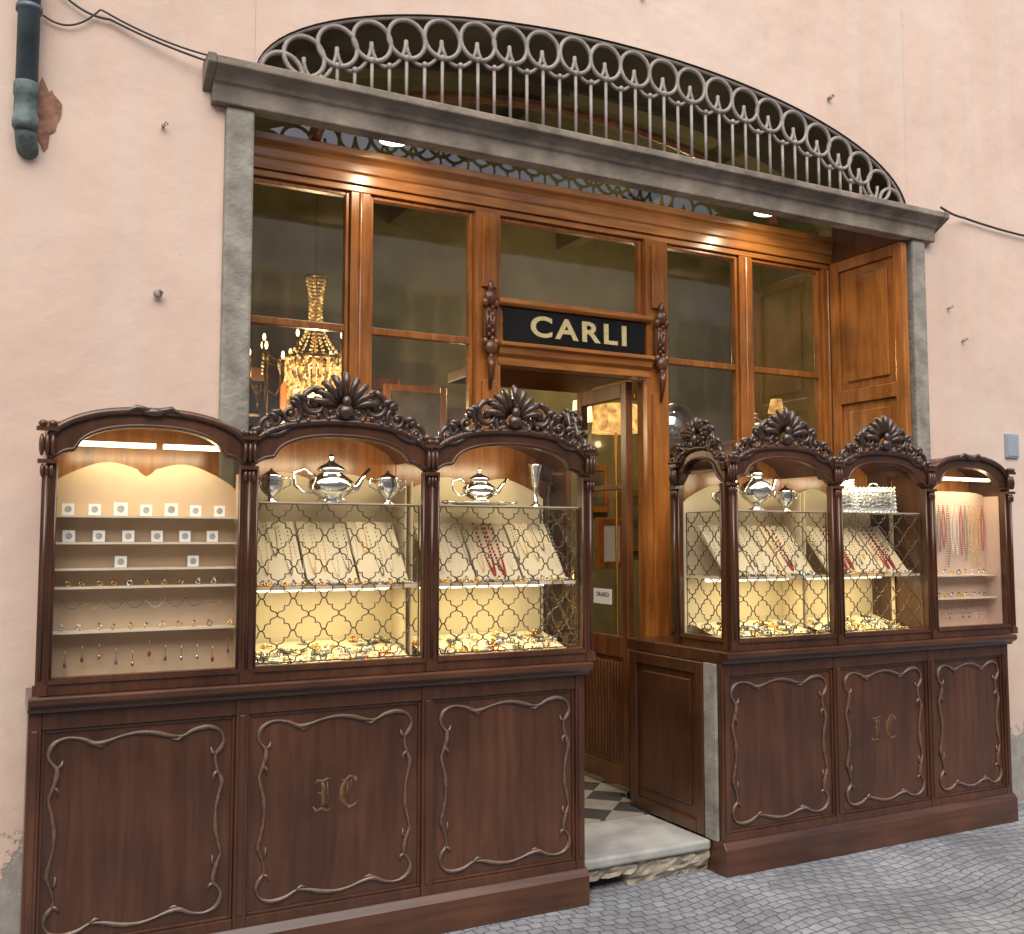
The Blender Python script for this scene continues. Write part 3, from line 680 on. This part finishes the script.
def crest(b, cx, w, y, zc, h, rise=.12):
    base = lambda x: zc-rise*(abs((x-cx)/(w/2))**2.2)
    k0 = min(1, w/.7)
    for k in range(-4,5):
        a = k*.27; L = h*(1.02-.05*abs(k))
        b.tube([(cx+L*.2*math.sin(a),y-.01,zc+.05+L*.15*math.cos(a)),(cx+L*.5*math.sin(a),y-.03,zc+.04+L*.48*math.cos(a)),(cx+L*.74*math.sin(a),y-.026,zc+.02+L*.74*math.cos(a)),(cx+L*.88*math.sin(a),y-.010,zc+.0+L*.90*math.cos(a))], [.007,.014,.016,.009], 6)
    b.ball((cx,y-.03,zc+.045), .034*k0,.024,.03); b.ball((cx,y-.038,zc+.085), .02*k0,.016,.024)
    for s in (-1,1):
        u = lambda f: cx+s*w/2*f
        scroll(b, y-.014, u(.33), base(u(.33))+.084, .058*k0, pi/2, 1.3, -s, .0145)
        scroll(b, y-.014, u(.59), base(u(.59))+.064, .049*k0, pi*.5, 1.25, s, .013)
        scroll(b, y-.012, u(.82), base(u(.82))+.047, .038*k0, pi*.5, 1.25, -s, .0115)
        scroll(b, y-.008, u(.16), base(u(.16))+.045, .032*k0, pi*1.5, 1.15, s, .012)
        scroll(b, y-.004, u(.46), base(u(.46))+.030, .026*k0, pi*1.5, 1.1, -s, .010)
        scroll(b, y-.004, u(.71), base(u(.71))+.026, .022*k0, pi*1.5, 1.1, s, .009)
        b.tube([(u(f), y-.004, base(u(f))+.130*(1-f)**.7*(.85+.22*math.sin(f*15))+.012) for f in lin(.14,.97,22)], [.014-.007*i/21 for i in range(22)], 6)
        b.tube([(u(f), y-.010, base(u(f))+.012+.012*math.sin(f*16)) for f in lin(.02,.98,24)], .012, 6)
        for f, L, a in ((.24,.05,.5),(.43,.055,.6),(.51,.045,.1),(.68,.05,.9),(.75,.035,.2),(.90,.04,1.1),(.97,.03,.6)):
            x = u(f); z = base(x)+.10*(1-f)+.035
            b.tube([(x,y-.01,z),(x+s*L*.35*math.sin(a),y-.026,z+L*.45*math.cos(a)),(x+s*L*.8*math.sin(a+.3),y-.024,z+L*.8*math.cos(a+.3)),(x+s*L*1.05*math.sin(a+.7),y-.014,z+L*.85*math.cos(a+.7))], [.009,.0145,.012,.005], 6)
        for f in lin(.08,.95,9): b.ball((u(f), y-.022, base(u(f))+.024+.014*math.sin(f*30)), .011,.011,.012, seg=6, rings=4)
def lattice(b, x0, x1, z0, z1, y, a=.062):
    nx = int((x1-x0)/(2*a))+3; nz = int((z1-z0)/(2*a))+3
    ox = (x0+x1)/2-(nx//2)*2*a
    half = [(0,1),(.035,.90),(.11,.83),(.23,.80),(.35,.76),(.43,.68),(.455,.57),(.43,.43)]
    q = [(u*a, v*a) for u, v in half]+[(v*a, u*a) for u, v in reversed(half[:-1])]
    for i in range(nx):
        for j in range(nz):
            for sx in (-1,1):
                for sz in (-1,1):
                    X0, Z0 = ox+2*i*a, z0+2*j*a
                    run = []
                    for p in [(X0+sx*u, Z0+sz*v) for u, v in q]+[None]:
                        if p and x0 <= p[0] <= x1 and z0 <= p[1] <= z1: run.append((p[0],y,p[1]))
                        else:
                            if len(run) >= 2: b.tube(run, .0030, 4)
                            run = []
    b.tube([(x0,y,z0),(x1,y,z0),(x1,y,z1),(x0,y,z1)], .0045, 4, closed=True)

def front(fr, gl, x0, x1, yoff, arcN=40):
    c = (x0+x1)/2; hw = (x1-x0)/2; iw = hw-.030
    xs = lin(x0, x1, arcN+1)
    fr.box(x0, x0+.030, yoff, yoff+.04, 1.062, 1.885); fr.box(x1-.030, x1, yoff, yoff+.04, 1.062, 1.885)
    fr.box(x0+.030, x1-.030, yoff, yoff+.04, 1.062, 1.12)
    fr.box(x0+.030, x1-.030, yoff-.008, yoff, 1.10, 1.112)
    zi = lambda x: curve_in((x-c)/iw) if abs(x-c) < iw else 1.885
    zo = lambda x: curve_out((x-c)/hw)
    fr.strip(xs, zi, zo, yoff+.001, yoff+.039)
    fr.tube([(x,yoff-.002,zo(x)-.006) for x in xs], .016, 6)
    fr.tube([(x,yoff-.003,zi(x)+.008) for x in xs], .007, 6)
    for x in (x0+.033, x1-.033): fr.tube([(x,yoff-.001,1.12),(x,yoff-.001,1.885)], .005, 6)
    gl.sheet(lin(x0+.03,x1-.03,25), lambda x: 1.115, lambda x: zi(x)+.005, yoff+.022)
def corner_orn(b, x, y, z=1.93):
    b.box(x-.014, x+.014, y-.010, y, 1.075, 1.86); b.tube([(x,y-.012,1.12),(x,y-.012,1.84)], .007, 6)
    b.box(x-.022, x+.022, y-.014, y, 1.063, 1.10)
    b.box(x-.030, x+.030, y-.024, y, 1.870, 1.885); b.box(x-.036, x+.036, y-.028, y, 1.985, 2.0)
    for s in (-1,0,1): b.ball((x+s*.018, y-.016, 1.935), .010,.015,.040); b.ball((x+s*.014, y-.012, 1.845), .008,.012,.024)
    for s in (-1,1): b.ball((x+s*.016, y-.020, 2.01), .015,.015,.013)
def gothic(cx, cz, y, parent):
    b = MB(); f = .08
    S = lambda pts, rs: b.tube([(cx+x*.95,y,cz+z) for x, z in pts], rs, 6, flat=f)
    # blackletter I
    S([(-.095,.040),(-.082,.058),(-.060,.052),(-.040,.060),(-.018,.062)], [.002,.007,.008,.007,.002])
    S([(-.062,.050),(-.054,.030),(-.056,0),(-.054,-.030),(-.062,-.050)], [.006,.010,.012,.010,.006])
    S([(-.040,.052),(-.036,0),(-.040,-.050)], [.002,.0035,.002])
    S([(-.10,-.040),(-.086,-.060),(-.062,-.052),(-.040,-.064),(-.020,-.052)], [.002,.007,.009,.007,.002])
    S([(-.078,.012),(-.056,0),(-.034,.010)], [.002,.005,.002])
    # blackletter C
    S([(.088,.036),(.078,.056),(.056,.060),(.036,.044),(.020,.052)], [.003,.008,.009,.007,.002])
    S([(.040,.048),(.024,.022),(.022,-.016),(.034,-.044),(.058,-.060),(.080,-.052),(.094,-.034)], [.006,.011,.013,.011,.009,.006,.002])
    S([(.050,.050),(.046,0),(.052,-.046)], [.002,.0035,.002]); S([(.064,.050),(.062,.028),(.068,.010)], [.003,.004,.002])
    S([(.078,.056),(.088,.040),(.082,.026)], [.008,.008,.002])
    return b.obj('gilt_monogram', GPF, parent, label='faded gilt blackletter monogram')

YSH = 4.035
def cabinet(xs_bays, kinds, base_x0, base_x1, deep_x0, deep_x1, side_x, side_sgn, label, mono_bay):
    root = empty('display_cabinet', ((base_x0+base_x1)/2, 4.0, 0), label=label, category='display cabinet', group='cabinets flanking the shop door')
    b = MB()
    b.box(base_x0, base_x1, 3.915, 4.135, .15, 1.0)
    b.box(deep_x0, deep_x1, 4.136, 4.66, .16, 1.0)
    bs = b.obj('base', DW, root, bevel=.004)
    b = MB()
    bx = [base_x0]+xs_bays[1:-1]+[base_x1]
    for i, x in enumerate(bx):
        w = .024; a, c = x-w, x+w
        if i == 0: a, c = x-.004, x+.04
        if i == len(bx)-1: a, c = x-.04, x+.004
        b.box(a, c, 3.893, 3.914, .15, .999)
        m = (a+c)/2; b.box(m-.011, m+.011, 3.886, 3.893, .2, .94)
    for i in range(len(bx)-1):
        x0 = bx[i]+(.04 if i==0 else .024); x1 = bx[i+1]-(.04 if i==len(bx)-2 else .024)
        b.box(x0, x1, 3.896, 3.914, .94, .999); b.box(x0, x1, 3.896, 3.914, .151, .19)
        b.frame(x0, x1, 3.905, 3.915, .19, .94, .012)
    b.obj('face_frame', DW, bs, bevel=.004)
    b = MB()
    b.prof(base_x0-.012, base_x1+.012, [(4.13,0),(3.868,0),(3.868,.125),(3.878,.14),(3.888,.155),(4.13,.155)])
    b.obj('plinth', DWH, root, bevel=.003)
    for i in range(len(bx)-1):
        b = MB(); x0 = bx[i]+.03; x1 = bx[i+1]-.03
        carved_panel(b, x0, x1, .19, .94, 3.912); b.obj('carved_moulding', WC, bs)
        if i == mono_bay: gothic((x0+x1)/2, .60, 3.9145, bs)
    b = MB()
    b.prof(base_x0-.008, base_x1+.022, [(4.13,1.001),(3.875,1.001),(3.87,1.015),(3.85,1.025),(3.84,1.035),(3.84,1.055),(3.85,1.06),(4.13,1.06)])
    b.box(deep_x0-(.03 if side_sgn<0 else 0), deep_x1+(.03 if side_sgn>0 else 0), 4.131, 4.70, 1.001, 1.06)
    b.obj('counter_top', DWH, root, bevel=.004)
    cs = empty('glazed_case', ((xs_bays[0]+xs_bays[-1])/2, 3.9, 1.06), root)
    fr, gl, la, bk = MB(), MB(), MB(), MB()
    yf = 3.87
    for i, k in enumerate(kinds):
        x0, x1 = xs_bays[i], xs_bays[i+1]; c = (x0+x1)/2; hw = (x1-x0)/2
        front(fr, gl, x0, x1, yf)
        yb = 4.30 if k == 'deep' else 4.14
        fr.strip(lin(x0+.001,x1-.001,17), lambda x: curve_out((x-c)/hw)-.018, lambda x: curve_out((x-c)/hw)-.002, yf+.041, yb)
        cr = MB()
        if k == 'deep':
            lattice(la, x0+.036, x1-.036, 1.125, 1.745, yf+.045)
            crest(cr, c, (x1-x0)*.99, yf+.01, 2.070, .225)
        else:
            cr.ball((c, yf-.012, 2.07), .045,.018,.016)
            for s in (-1,1): cr.tube([(c,yf-.012,2.07),(c+s*.06,yf-.015,2.085),(c+s*.12,yf-.01,2.055)], [.014,.012,.003], 6)
        cr.obj('carved_crest', CW, cs)
    for x in xs_bays: corner_orn(fr, x, yf+.0)
    ysd0, ysd1 = 3.90, 4.31
    Ts = Matrix(((0,-side_sgn,0,side_x),(1,0,0,0),(0,0,1,0),(0,0,0,1)))
    cr = MB()
    for q in (fr,gl,la,cr): q.T = Ts
    front(fr, gl, ysd0, ysd1, 0, 24); lattice(la, ysd0+.036, ysd1-.036, 1.125, 1.745, .045); crest(cr, (ysd0+ysd1)/2, .40, .01, 2.07, .17)
    corner_orn(fr, ysd1-.01, 0)
    for q in (fr,gl,la,cr): q.T = None
    cr.obj('carved_crest', CW, cs)
    for i, k in enumerate(kinds):
        x0, x1 = xs_bays[i], xs_bays[i+1]
        yb = 4.30 if k == 'deep' else 4.14
        bk.box(x0+.002, x1-.002, yb-.012, yb, 1.062, 2.05)
    other = xs_bays[0] if side_sgn > 0 else xs_bays[-1]
    fr.box(other-.012 if side_sgn<0 else other, other if side_sgn<0 else other+.012, 3.912, 4.126, 1.062, 1.95)
    xm = [xs_bays[i] for i in range(1,len(kinds)) if kinds[i-1] != kinds[i]][0]
    fr.box(xm-.006, xm+.006, 3.912, 4.126, 1.062, 1.95)
    fr.box(xm-.006 if side_sgn>0 else xm-.03, xm+.03 if side_sgn>0 else xm+.006, 4.142, 4.29, 1.062, 2.0)
    fr.obj('case_frame', DW, cs); gl.obj('case_glass', GLC, cs); la.obj('brass_lattice', BRS, cs); bk.obj('case_back', WW, cs)
    for i, k in enumerate(kinds):
        x0, x1 = xs_bays[i]+.015, xs_bays[i+1]-.015; c = (x0+x1)/2; hw = (x1-x0)/2
        yb = 4.28 if k == 'deep' else YSH
        def hump(x):
            t = (x-c)/hw
            if k != 'deep' and side_sgn < 0: return 1.865+.02*(1-abs(t)**6)
            return 1.80+.085*(1-abs(t)**4)-.022*max(0,1-abs(t)/.10)**.7-.02*math.cos(t*pi*2.2)*(1-abs(t))
        b = MB(); b.strip(lin(x0,x1,61), lambda x: 1.075, hump, yb-.008, yb)
        b.box(x0, x1, 3.915, yb-.009, 1.066, 1.078)
        if k == 'deep':
            for sx, xx in ((1,x0),(-1,x1)):
                if (side_sgn>0 and xx==x1 and i==len(kinds)-1) or (side_sgn<0 and xx==x0 and i==0): continue
                b.box(xx-.003, xx+.003, 4.12, yb-.01, 1.08, 1.86)
        else:
            b.box(x1-.001, x1+.002, 3.925, yb-.009, 1.079, 1.86)
        b.obj('lining', CRM if k=='deep' else (CRD if side_sgn>0 else CRP), cs)
        if k == 'deep':
            b = MB(); b.box(x0+.01, x1-.01, 3.925, 4.27, 1.743, 1.75); b.obj('glass_shelf', GLC, cs)
            b = MB(); b.box(x0+.005, x1-.005, 3.922, 3.926, 1.740, 1.752); b.box(x0+.005, x1-.005, 3.924, 4.268, 1.405, 1.417); b.obj('shelf', SHF, cs)
            b = MB(); b.box(x0+.06, x1-.06, 4.16, 4.18, 1.385, 1.404); b.obj('strip_lamp', LED, cs)
            b = MB(); n = 3
            for q in range(n):
                a0 = x0+.03+(x1-x0-.06)*q/n+.006; a1 = x0+.03+(x1-x0-.06)*(q+1)/n-.006
                b.add([(a0,3.99,1.43),(a1,3.99,1.43),(a1,4.2,1.68),(a0,4.2,1.68),(a0,3.99,1.419),(a1,3.99,1.419),(a1,4.21,1.67),(a0,4.21,1.67)], [(0,1,2,3),(7,6,5,4),(0,4,5,1),(1,5,6,2),(2,6,7,3),(3,7,4,0)])
            b.add([(x0+.02,3.95,1.09),(x1-.02,3.95,1.09),(x1-.02,4.26,1.17),(x0+.02,4.26,1.17)], [(0,1,2,3)])
            b.obj('display_pad', CRM, cs)
        else:
            b = MB()
            for z in ((1.69,1.592,1.497,1.43,1.27) if side_sgn>0 else (1.40,1.27)): b.box(x0+.01, x1-.01, YSH-.085, YSH-.009, z-.006, z+.002)
            b.obj('shelf', SHF, cs)
            b = MB(); b.box(c-.27, c+.02, 3.935, 3.965, 1.945, 1.962); b.box(c+.05, c+.26, 3.935, 3.965, 1.945, 1.962); b.obj('strip_lamp', LEDT, cs)
        def al(z, y, e, sy=.05, rx=0, col=(1,.84,.54)):
            l = bpy.data.lights.new('case_light','AREA'); l.shape = 'RECTANGLE'; l.size = (x1-x0)*.75; l.size_y = sy; l.energy = e; l.color = col
            o = bpy.data.objects.new('case_light', l); COL.objects.link(o); o.location = (c,y,z); o.rotation_euler = (rx,0,0)
        if k == 'deep':
            al(1.945, 3.97, 1.9, rx=math.radians(38)); al(1.38, 4.05, 2.1, col=(1,.90,.52))
        else: al(1.93, 3.93, 1.3, rx=math.radians(24))
    return root
LB = [.154,.86,1.617,2.39]; RB = [3.21,3.91,4.61,5.27]
cabL = cabinet(LB, ['shallow','deep','deep'], .128, 2.37, .92, 2.37, 2.405, 1, 'dark walnut jewellery showcase with coin display and two latticed bays', 1)
cabR = cabinet(RB, ['deep','deep','shallow'], 3.157, 5.243, 3.175, 4.76, 3.195, -1, 'dark walnut jewellery showcase with latticed end and necklace bay', 1)
b = MB(); b.box(3.138, 3.156, 3.93, 4.02, .153, .998); b.obj('stone_strip', STN, cabR, bevel=.003)
b = MB(); b.T = Matrix(((0,1,0,3.15),(1,0,0,0),(0,0,1,0),(0,0,0,1)))
b.box(4.021, 4.66, 0, .022, .16, .998); b.frame(4.022, 4.66, -.018, 0, .16, .998, .06); b.box(4.13, 4.55, -.01, 0, .28, .90)
b.obj('cheek_panel', DW, cabR, bevel=.006)

# ------------------------------------------------------------------ jewellery
def ring_mesh(gem):
    b = MB(); b.tube([(.009*math.cos(2*pi*i/12),0,.010+.009*math.sin(2*pi*i/12)) for i in range(12)], .0022, 5, closed=True)
    b.ball((0,0,.022), .005,.005,.004, mi=1, seg=6, rings=4)
    return b
ring_src = [(GEMS[0],GLD),(GEMS[1],GLD),(GEMS[3],SIL),(OLD,GLD),(GEMS[2],SIL),(OLD,SIL),(GLD,GLD),(OLD,OLD)]
rlab = ['gold ring with red stone','gold ring with green stone','silver ring with clear stone','gold ring with dark stone','silver ring with blue stone','silver ring with dark stone','plain gold signet ring','dark tarnished silver ring']
GJ = 'jewellery in the showcases'
allr = {}
def put_ring(loc, s=1.0):
    i = random.randrange(8)
    if i not in allr:
        g, mt = ring_src[i]; o = ring_mesh(g).obj('ring', [mt, g], origin=(0,0,0), label=rlab[i]+' on cream display pad', category='ring', group=GJ); allr[i] = o
    else: o = allr[i].copy(); COL.objects.link(o)
    o.location = loc; o.scale = (s,)*3; o.rotation_euler = (random.uniform(-.5,.5), random.uniform(-.4,.4), random.uniform(-1,1))
allb = {}
def put_brooch(loc, s=1.0, tilt=.25):
    i = random.randrange(6)
    if i not in allb:
        b = MB(); mt = [GLD,SIL,OLD,GLD,SIR,OLD][i]; g = [PRL,OLD,GLD,GEMS[0],GEMS[1],SIL][i]
        n = 5+i
        for k in range(n): a = 2*pi*k/n; b.ball((.012*math.cos(a),.012*math.sin(a),.006), .0055,.0055,.006, seg=6, rings=4)
        b.ball((0,0,.009), .007,.007,.008, mi=1, seg=6, rings=4); b.tube([(.014,0,.003),(.024,.006,.003),(.03,0,.003)], .003, 5, ref=(0,0,1))
        o = b.obj('brooch', [mt,g], origin=(0,0,0), label=['gold brooch with pearl centre','silver flower brooch','dark silver brooch','gold brooch with red centre','silver brooch with green centre','dark brooch with bright centre'][i]+' on display tray', category='brooch', group=GJ); allb[i] = o
    else: o = allb[i].copy(); COL.objects.link(o)
    o.location = loc; o.scale = (s,)*3; o.rotation_euler = (tilt, 0, random.uniform(-3,3))
bays = ((.86,1.617),(1.617,2.39),(3.21,3.91),(3.91,4.61))
for (x0,x1) in bays:
    for r in range(3):
        for i in range(16):
            x = x0+.05+(x1-x0-.10)*(i+.5)/16+random.uniform(-.012,.012)
            if r < 2: y = 3.965+r*.10+random.uniform(-.03,.03); put_ring((x,y,1.092+(y-3.95)*.258+.002), random.uniform(.9,1.3))
            else: put_ring((x,3.95+random.uniform(-.01,.02),1.419), 1.1)
    for i in range(54):
        x = x0+.05+(x1-x0-.1)*((i*.618)%1); y = 3.955+.27*random.random(); put_brooch((x,y,1.093+(y-3.95)*.258+.001), random.uniform(.8,1.35))
    for i in range(18):
        x = x0+.06+(x1-x0-.12)*i/17; put_brooch((x,3.95+random.uniform(0,.03),1.418), 1.0)
def necklace(pts, r, mat, label, bead=True, name='necklace', group=GJ):
    b = MB()
    if bead:
        for p in pts: b.ball(p, r, seg=6, rings=4)
    else: b.tube(pts, r, 5, ref=(.2,1,.1))
    return b.obj(name, mat, label=label, category='necklace', group=group)
def slope(x, s): return (x, 3.985+s*.21, 1.436+s*.25)
def loopN(cx, w, s0, s1, mat, lab, r=.004):
    pts = []
    for i in range(38):
        t = i/37*2-1
        x = cx+w/2*math.sin(t*pi/2)*1.0; s = s0+(s1-s0)*(abs(t)**1.7)
        pts.append(slope(x,s))
    necklace(pts, r, mat, lab)
nm = {GLD.name:'gold chain',PRL.name:'pearl',SIL.name:'silver chain',CRL.name:'red coral',OLD.name:'dark silver'}
for bi, bx in enumerate(bays):
    reds = [(),(6,7),(10,),(3,4,10,11)][bi]
    for i in range(14):
        f = .085+.83*i/13; mt = CRL if i in reds else random.choice([GLD,SIL,PRL,OLD,GLD,OLD])
        loopN(bx[0]+(bx[1]-bx[0])*f, .036, .05+.45*random.random() if i not in reds else .05, .96, mt, nm[mt.name]+' necklace draped on sloping cream pad', .0060 if mt is CRL else .0031)
for (cx,cy) in ((1.05,3.99),(1.3,4.0),(1.48,3.99),(1.75,4.0),(2.0,3.99),(2.25,4.0),(3.4,4.0),(3.62,3.99),(3.8,4.01),(4.1,4.0),(4.3,3.99),(4.48,4.0)):
    mt = random.choice([CRL,PRL,GLD,SIL,OLD])
    pts = [(cx+.035*math.cos(2*pi*i/22), cy+.02+.03*math.sin(2*pi*i/22), 1.10+(cy+.03*math.sin(2*pi*i/22)-3.95)*.258+.012) for i in range(22)]
    necklace(pts, .0045, mt, 'beaded bracelet coiled on the lower tray', name='bracelet')
card = None
def coin(x, z, s=1):
    global card
    if card is None:
        b = MB(); b.box(-.022,.022,-.0015,.0015,0,.044); k0 = len(b.v); b.lathe([(.001,0),(.0125,0),(.0125,.0006),(.001,.0006)], (0,0,0), 18, mi=1)
        for i in range(k0, len(b.v)): v = b.v[i]; b.v[i] = Vector((v.x, -v.z-.0018, v.y+.022))
        for i in range(len(b.s)): b.s[i] = False
        card = b.obj('coin_card', [WHT, simple('worn_coin', (.36,.35,.33), .5, metal=.5, bump=.4, bs=300, var=.3, vs=150)], origin=(0,0,0), label='old silver coin in a white square card', category='coin', group='coins on the cream board'); o = card
    else:
        o = card.copy(); COL.objects.link(o)
    o.location = (x,YSH-.05,z); o.rotation_euler = (random.uniform(-.12,0),0,random.uniform(-.06,.06)); o.scale = (s,)*3
x0 = .19
for i in range(7): coin(x0+.045+i*.09, 1.693, .95 if i not in (2,4) else 1.1)
for i in range(6): coin(x0+.05+i*.102, 1.595, .95)
for x in (.42,.68): coin(x, 1.50, .95)
for z in (1.433,1.273,1.08):
    for i in range(11): put_ring((x0+.04+i*.058+random.uniform(-.01,.01), YSH-.05, z), 1.0)
for i in range(8):
    x = x0+.07+i*.072
    necklace([(x+.034*(k/11-.5)*2, YSH-.04, 1.38-.03*(1-((k/11-.5)*2)**2)) for k in range(12)], .0028, random.choice([GLD,OLD,SIL,OLD]), 'small bead chain hanging below a shelf')
for i in range(11):
    x = x0+.05+i*.058; z = 1.22+random.uniform(-.02,.02)
    b = MB(); b.tube([(x,YSH-.04,z),(x,YSH-.04,z-.05)], .0015, 4); b.ball((x,YSH-.04,z-.06), .006,.005,.011, mi=1)
    b.obj('pendant', [GLD, random.choice([GLD,SIL,OLD,GEMS[0],OLD])], label='drop pendant hanging on cream board', category='pendant', group=GJ)
for i in range(16):
    x = 4.655+i*.037; L = random.uniform(.24,.37); mt = random.choice([CRL,PRL,GLD,OLD,GLD,OLD,CRL])
    necklace([(x+.013*math.sin(t*pi*2), YSH-.03, 1.80-L*(1-abs(2*t-1))) for t in lin(0,1,50)], .0042, mt, 'string of beads hanging on pinkish board')
for i in range(10):
    x = 4.68+i*.055
    necklace([(x+.02*(k/9-.5)*2, YSH-.035, 1.24-.09*(1-((k/9-.5)*2)**2)) for k in range(10)], .0036, random.choice([GLD,OLD,SIL,CRL]), 'short beaded bracelet hanging below a shelf', name='bracelet')
for z in (1.404,1.273,1.08):
    for i in range(10): put_ring((4.68+i*.057, YSH-.05, z), 1.2)

# ------------------------------------------------------------------ pipe, cable, fixings
pp = empty('drainpipe', (.05,4.07,3.1), label='weathered blue grey metal drainpipe with copper shoe on plaster', category='drainpipe')
b = MB(); b.lathe([(.039,0),(.039,5.7)], (.05,4.09,3.30), 18); b.obj('pipe', PIP, pp)
b = MB(); b.lathe([(.043,.17),(.045,.165),(.045,.12),(.041,.115),(.042,.03),(.046,.028),(.046,0),(.038,-.015)], (.05,4.09,3.15), 18); b.tube([(.05,4.09,3.17),(.053,4.10,3.12),(.06,4.13,3.09),(.065,4.17,3.085)], .039, 12, ref=(1,0,0)); b.obj('pipe_shoe', PAT, pp)
b = MB(); b.lathe([(.047,0),(.047,.02)], (.05,4.09,3.6), 16); b.tube([(.05,4.1,3.612),(.05,4.16,3.612)], .01, 6, ref=(0,0,1)); b.obj('pipe_bracket', PIP, pp)
def cat(p, q, sag, n=14): 
    p, q = Vector(p), Vector(q); return [p.lerp(q,t)-Vector((0,0,sag*4*t*(1-t))) for t in lin(0,1,n)]
b = MB()
b.tube(cat((.12,4.13,3.76),(.33,4.13,3.66),.03)+cat((.34,4.13,3.66),(.72,4.09,3.555),.01), .0045, 6)
b.tube(cat((.10,4.135,3.62),(.30,4.13,3.69),.05)+cat((.31,4.13,3.69),(.74,4.08,3.575),.02), .004, 6)
b.obj('cable', CBL, label='black cable stapled across the plaster wall', category='cable')
b = MB(); b.tube(cat((4.96,4.02,3.585),(5.3,4.12,3.60),.01)+cat((5.31,4.125,3.60),(6.6,4.13,3.60),.03), .007, 6)
b.obj('cable', CBL, label='black cable running from lintel along the wall', category='cable')
for x, z, r in ((.55,3.27,.009),(.545,2.58,.018),(5.15,3.02,.009),(4.2,4.15,.014),(2.9,4.42,.012),(5.27,2.83,.010)):
    b = MB(); b.tube([(x,4.16,z),(x,4.13,z)], r*.6, 8, ref=(0,0,1)); b.ball((x,4.13,z), r, r*.6, r); b.tube([(x,4.13,z),(x+.008,4.12,z+.015),(x+.016,4.12,z)], r*.35, 5)
    b.obj('wall_hook', IRN, label='small rusty iron fixing set in plaster', category='hook', group='iron fixings on the wall')
b = MB(); b.box(5.63,5.75,4.135,4.149,2.12,2.27); b.box(5.64,5.74,4.131,4.135,2.13,2.26); b.obj('wall_plate', BLU, bevel=.003, label='small blue grey enamel plate on plaster', category='plate')

# ------------------------------------------------------------------ opposite building (seen in reflections)
op = empty('opposite_building', (2,-5,0), label='buff plastered townhouse across the street', category='building')
OPP = simple('buff_plaster', (.64,.62,.54), .9, var=.25, vs=1.0, bump=.3); SHG = simple('grey_green_shutter', (.27,.30,.26), .6); DRK = simple('dull_pane', (.22,.23,.22), .3)
yo = -6.0
b = MB(); b.box(-16,22,yo-1.3,yo,0,7.2); b.box(-16,22,yo+.01,yo+.1,3.3,3.42); b.box(-16,22,yo+.01,yo+.3,6.95,7.25); b.obj('facade', OPP, op)
for i in range(10):
    cx = -12+i*3.1
    for z0, h in ((.4,2.3),(4.0,1.9)):
        b = MB(); b.frame(cx-.55,cx+.55,yo,yo+.08,z0,z0+h,.1); b.box(cx-.45,cx+.45,yo+.005,yo+.02,z0+.1,z0+h-.1,1); b.box(cx-.03,cx+.03,yo+.02,yo+.07,z0+.1,z0+h-.1)
        if z0 > 3:
            for s in (-1,1): b.box(cx+s*.86-.29,cx+s*.86+.29,yo+.01,yo+.06,z0+.05,z0+h-.05,2)
        b.obj('window', [SHF,DRK,SHG], op)

# ------------------------------------------------------------------ world, sun, camera
EL, AZ = 50, 200
wd = bpy.data.worlds.new('World'); sc.world = wd; wd.use_nodes = True; nt = wd.node_tree
sky = nt.nodes.new('ShaderNodeTexSky'); sky.sky_type = 'NISHITA'; sky.sun_disc = False
sky.sun_elevation = math.radians(EL); sky.sun_rotation = math.radians(AZ); sky.dust_density = 4; sky.air_density = .7
nt.links.new(sky.outputs[0], nt.nodes['Background'].inputs[0]); nt.nodes['Background'].inputs[1].default_value = .15
s = bpy.data.lights.new('sun','SUN'); s.energy = 3.4; s.angle = math.radians(75); s.color = (1,.97,.91)
so = bpy.data.objects.new('sun', s); COL.objects.link(so)
az = math.radians(AZ); el = math.radians(EL)
dirv = Vector((math.sin(az)*math.cos(el), math.cos(az)*math.cos(el), math.sin(el)))
so.rotation_euler = dirv.to_track_quat('Z','Y').to_euler(); so.location = dirv*20

cam = bpy.data.cameras.new('camera'); co = bpy.data.objects.new('camera', cam); COL.objects.link(co)
cam.sensor_width = 36; cam.sensor_fit = 'HORIZONTAL'; cam.lens = 35.16; cam.clip_start = .05; cam.clip_end = 300
th, ph = math.radians(27.3), math.radians(4.2)
F = Vector((math.sin(th)*math.cos(ph), math.cos(th)*math.cos(ph), math.sin(ph)))
R = Vector((math.cos(th), -math.sin(th), 0)); U = R.cross(F)
co.matrix_world = Matrix(((R.x,U.x,-F.x,0),(R.y,U.y,-F.y,0),(R.z,U.z,-F.z,1.6),(0,0,0,1)))
sc.camera = co
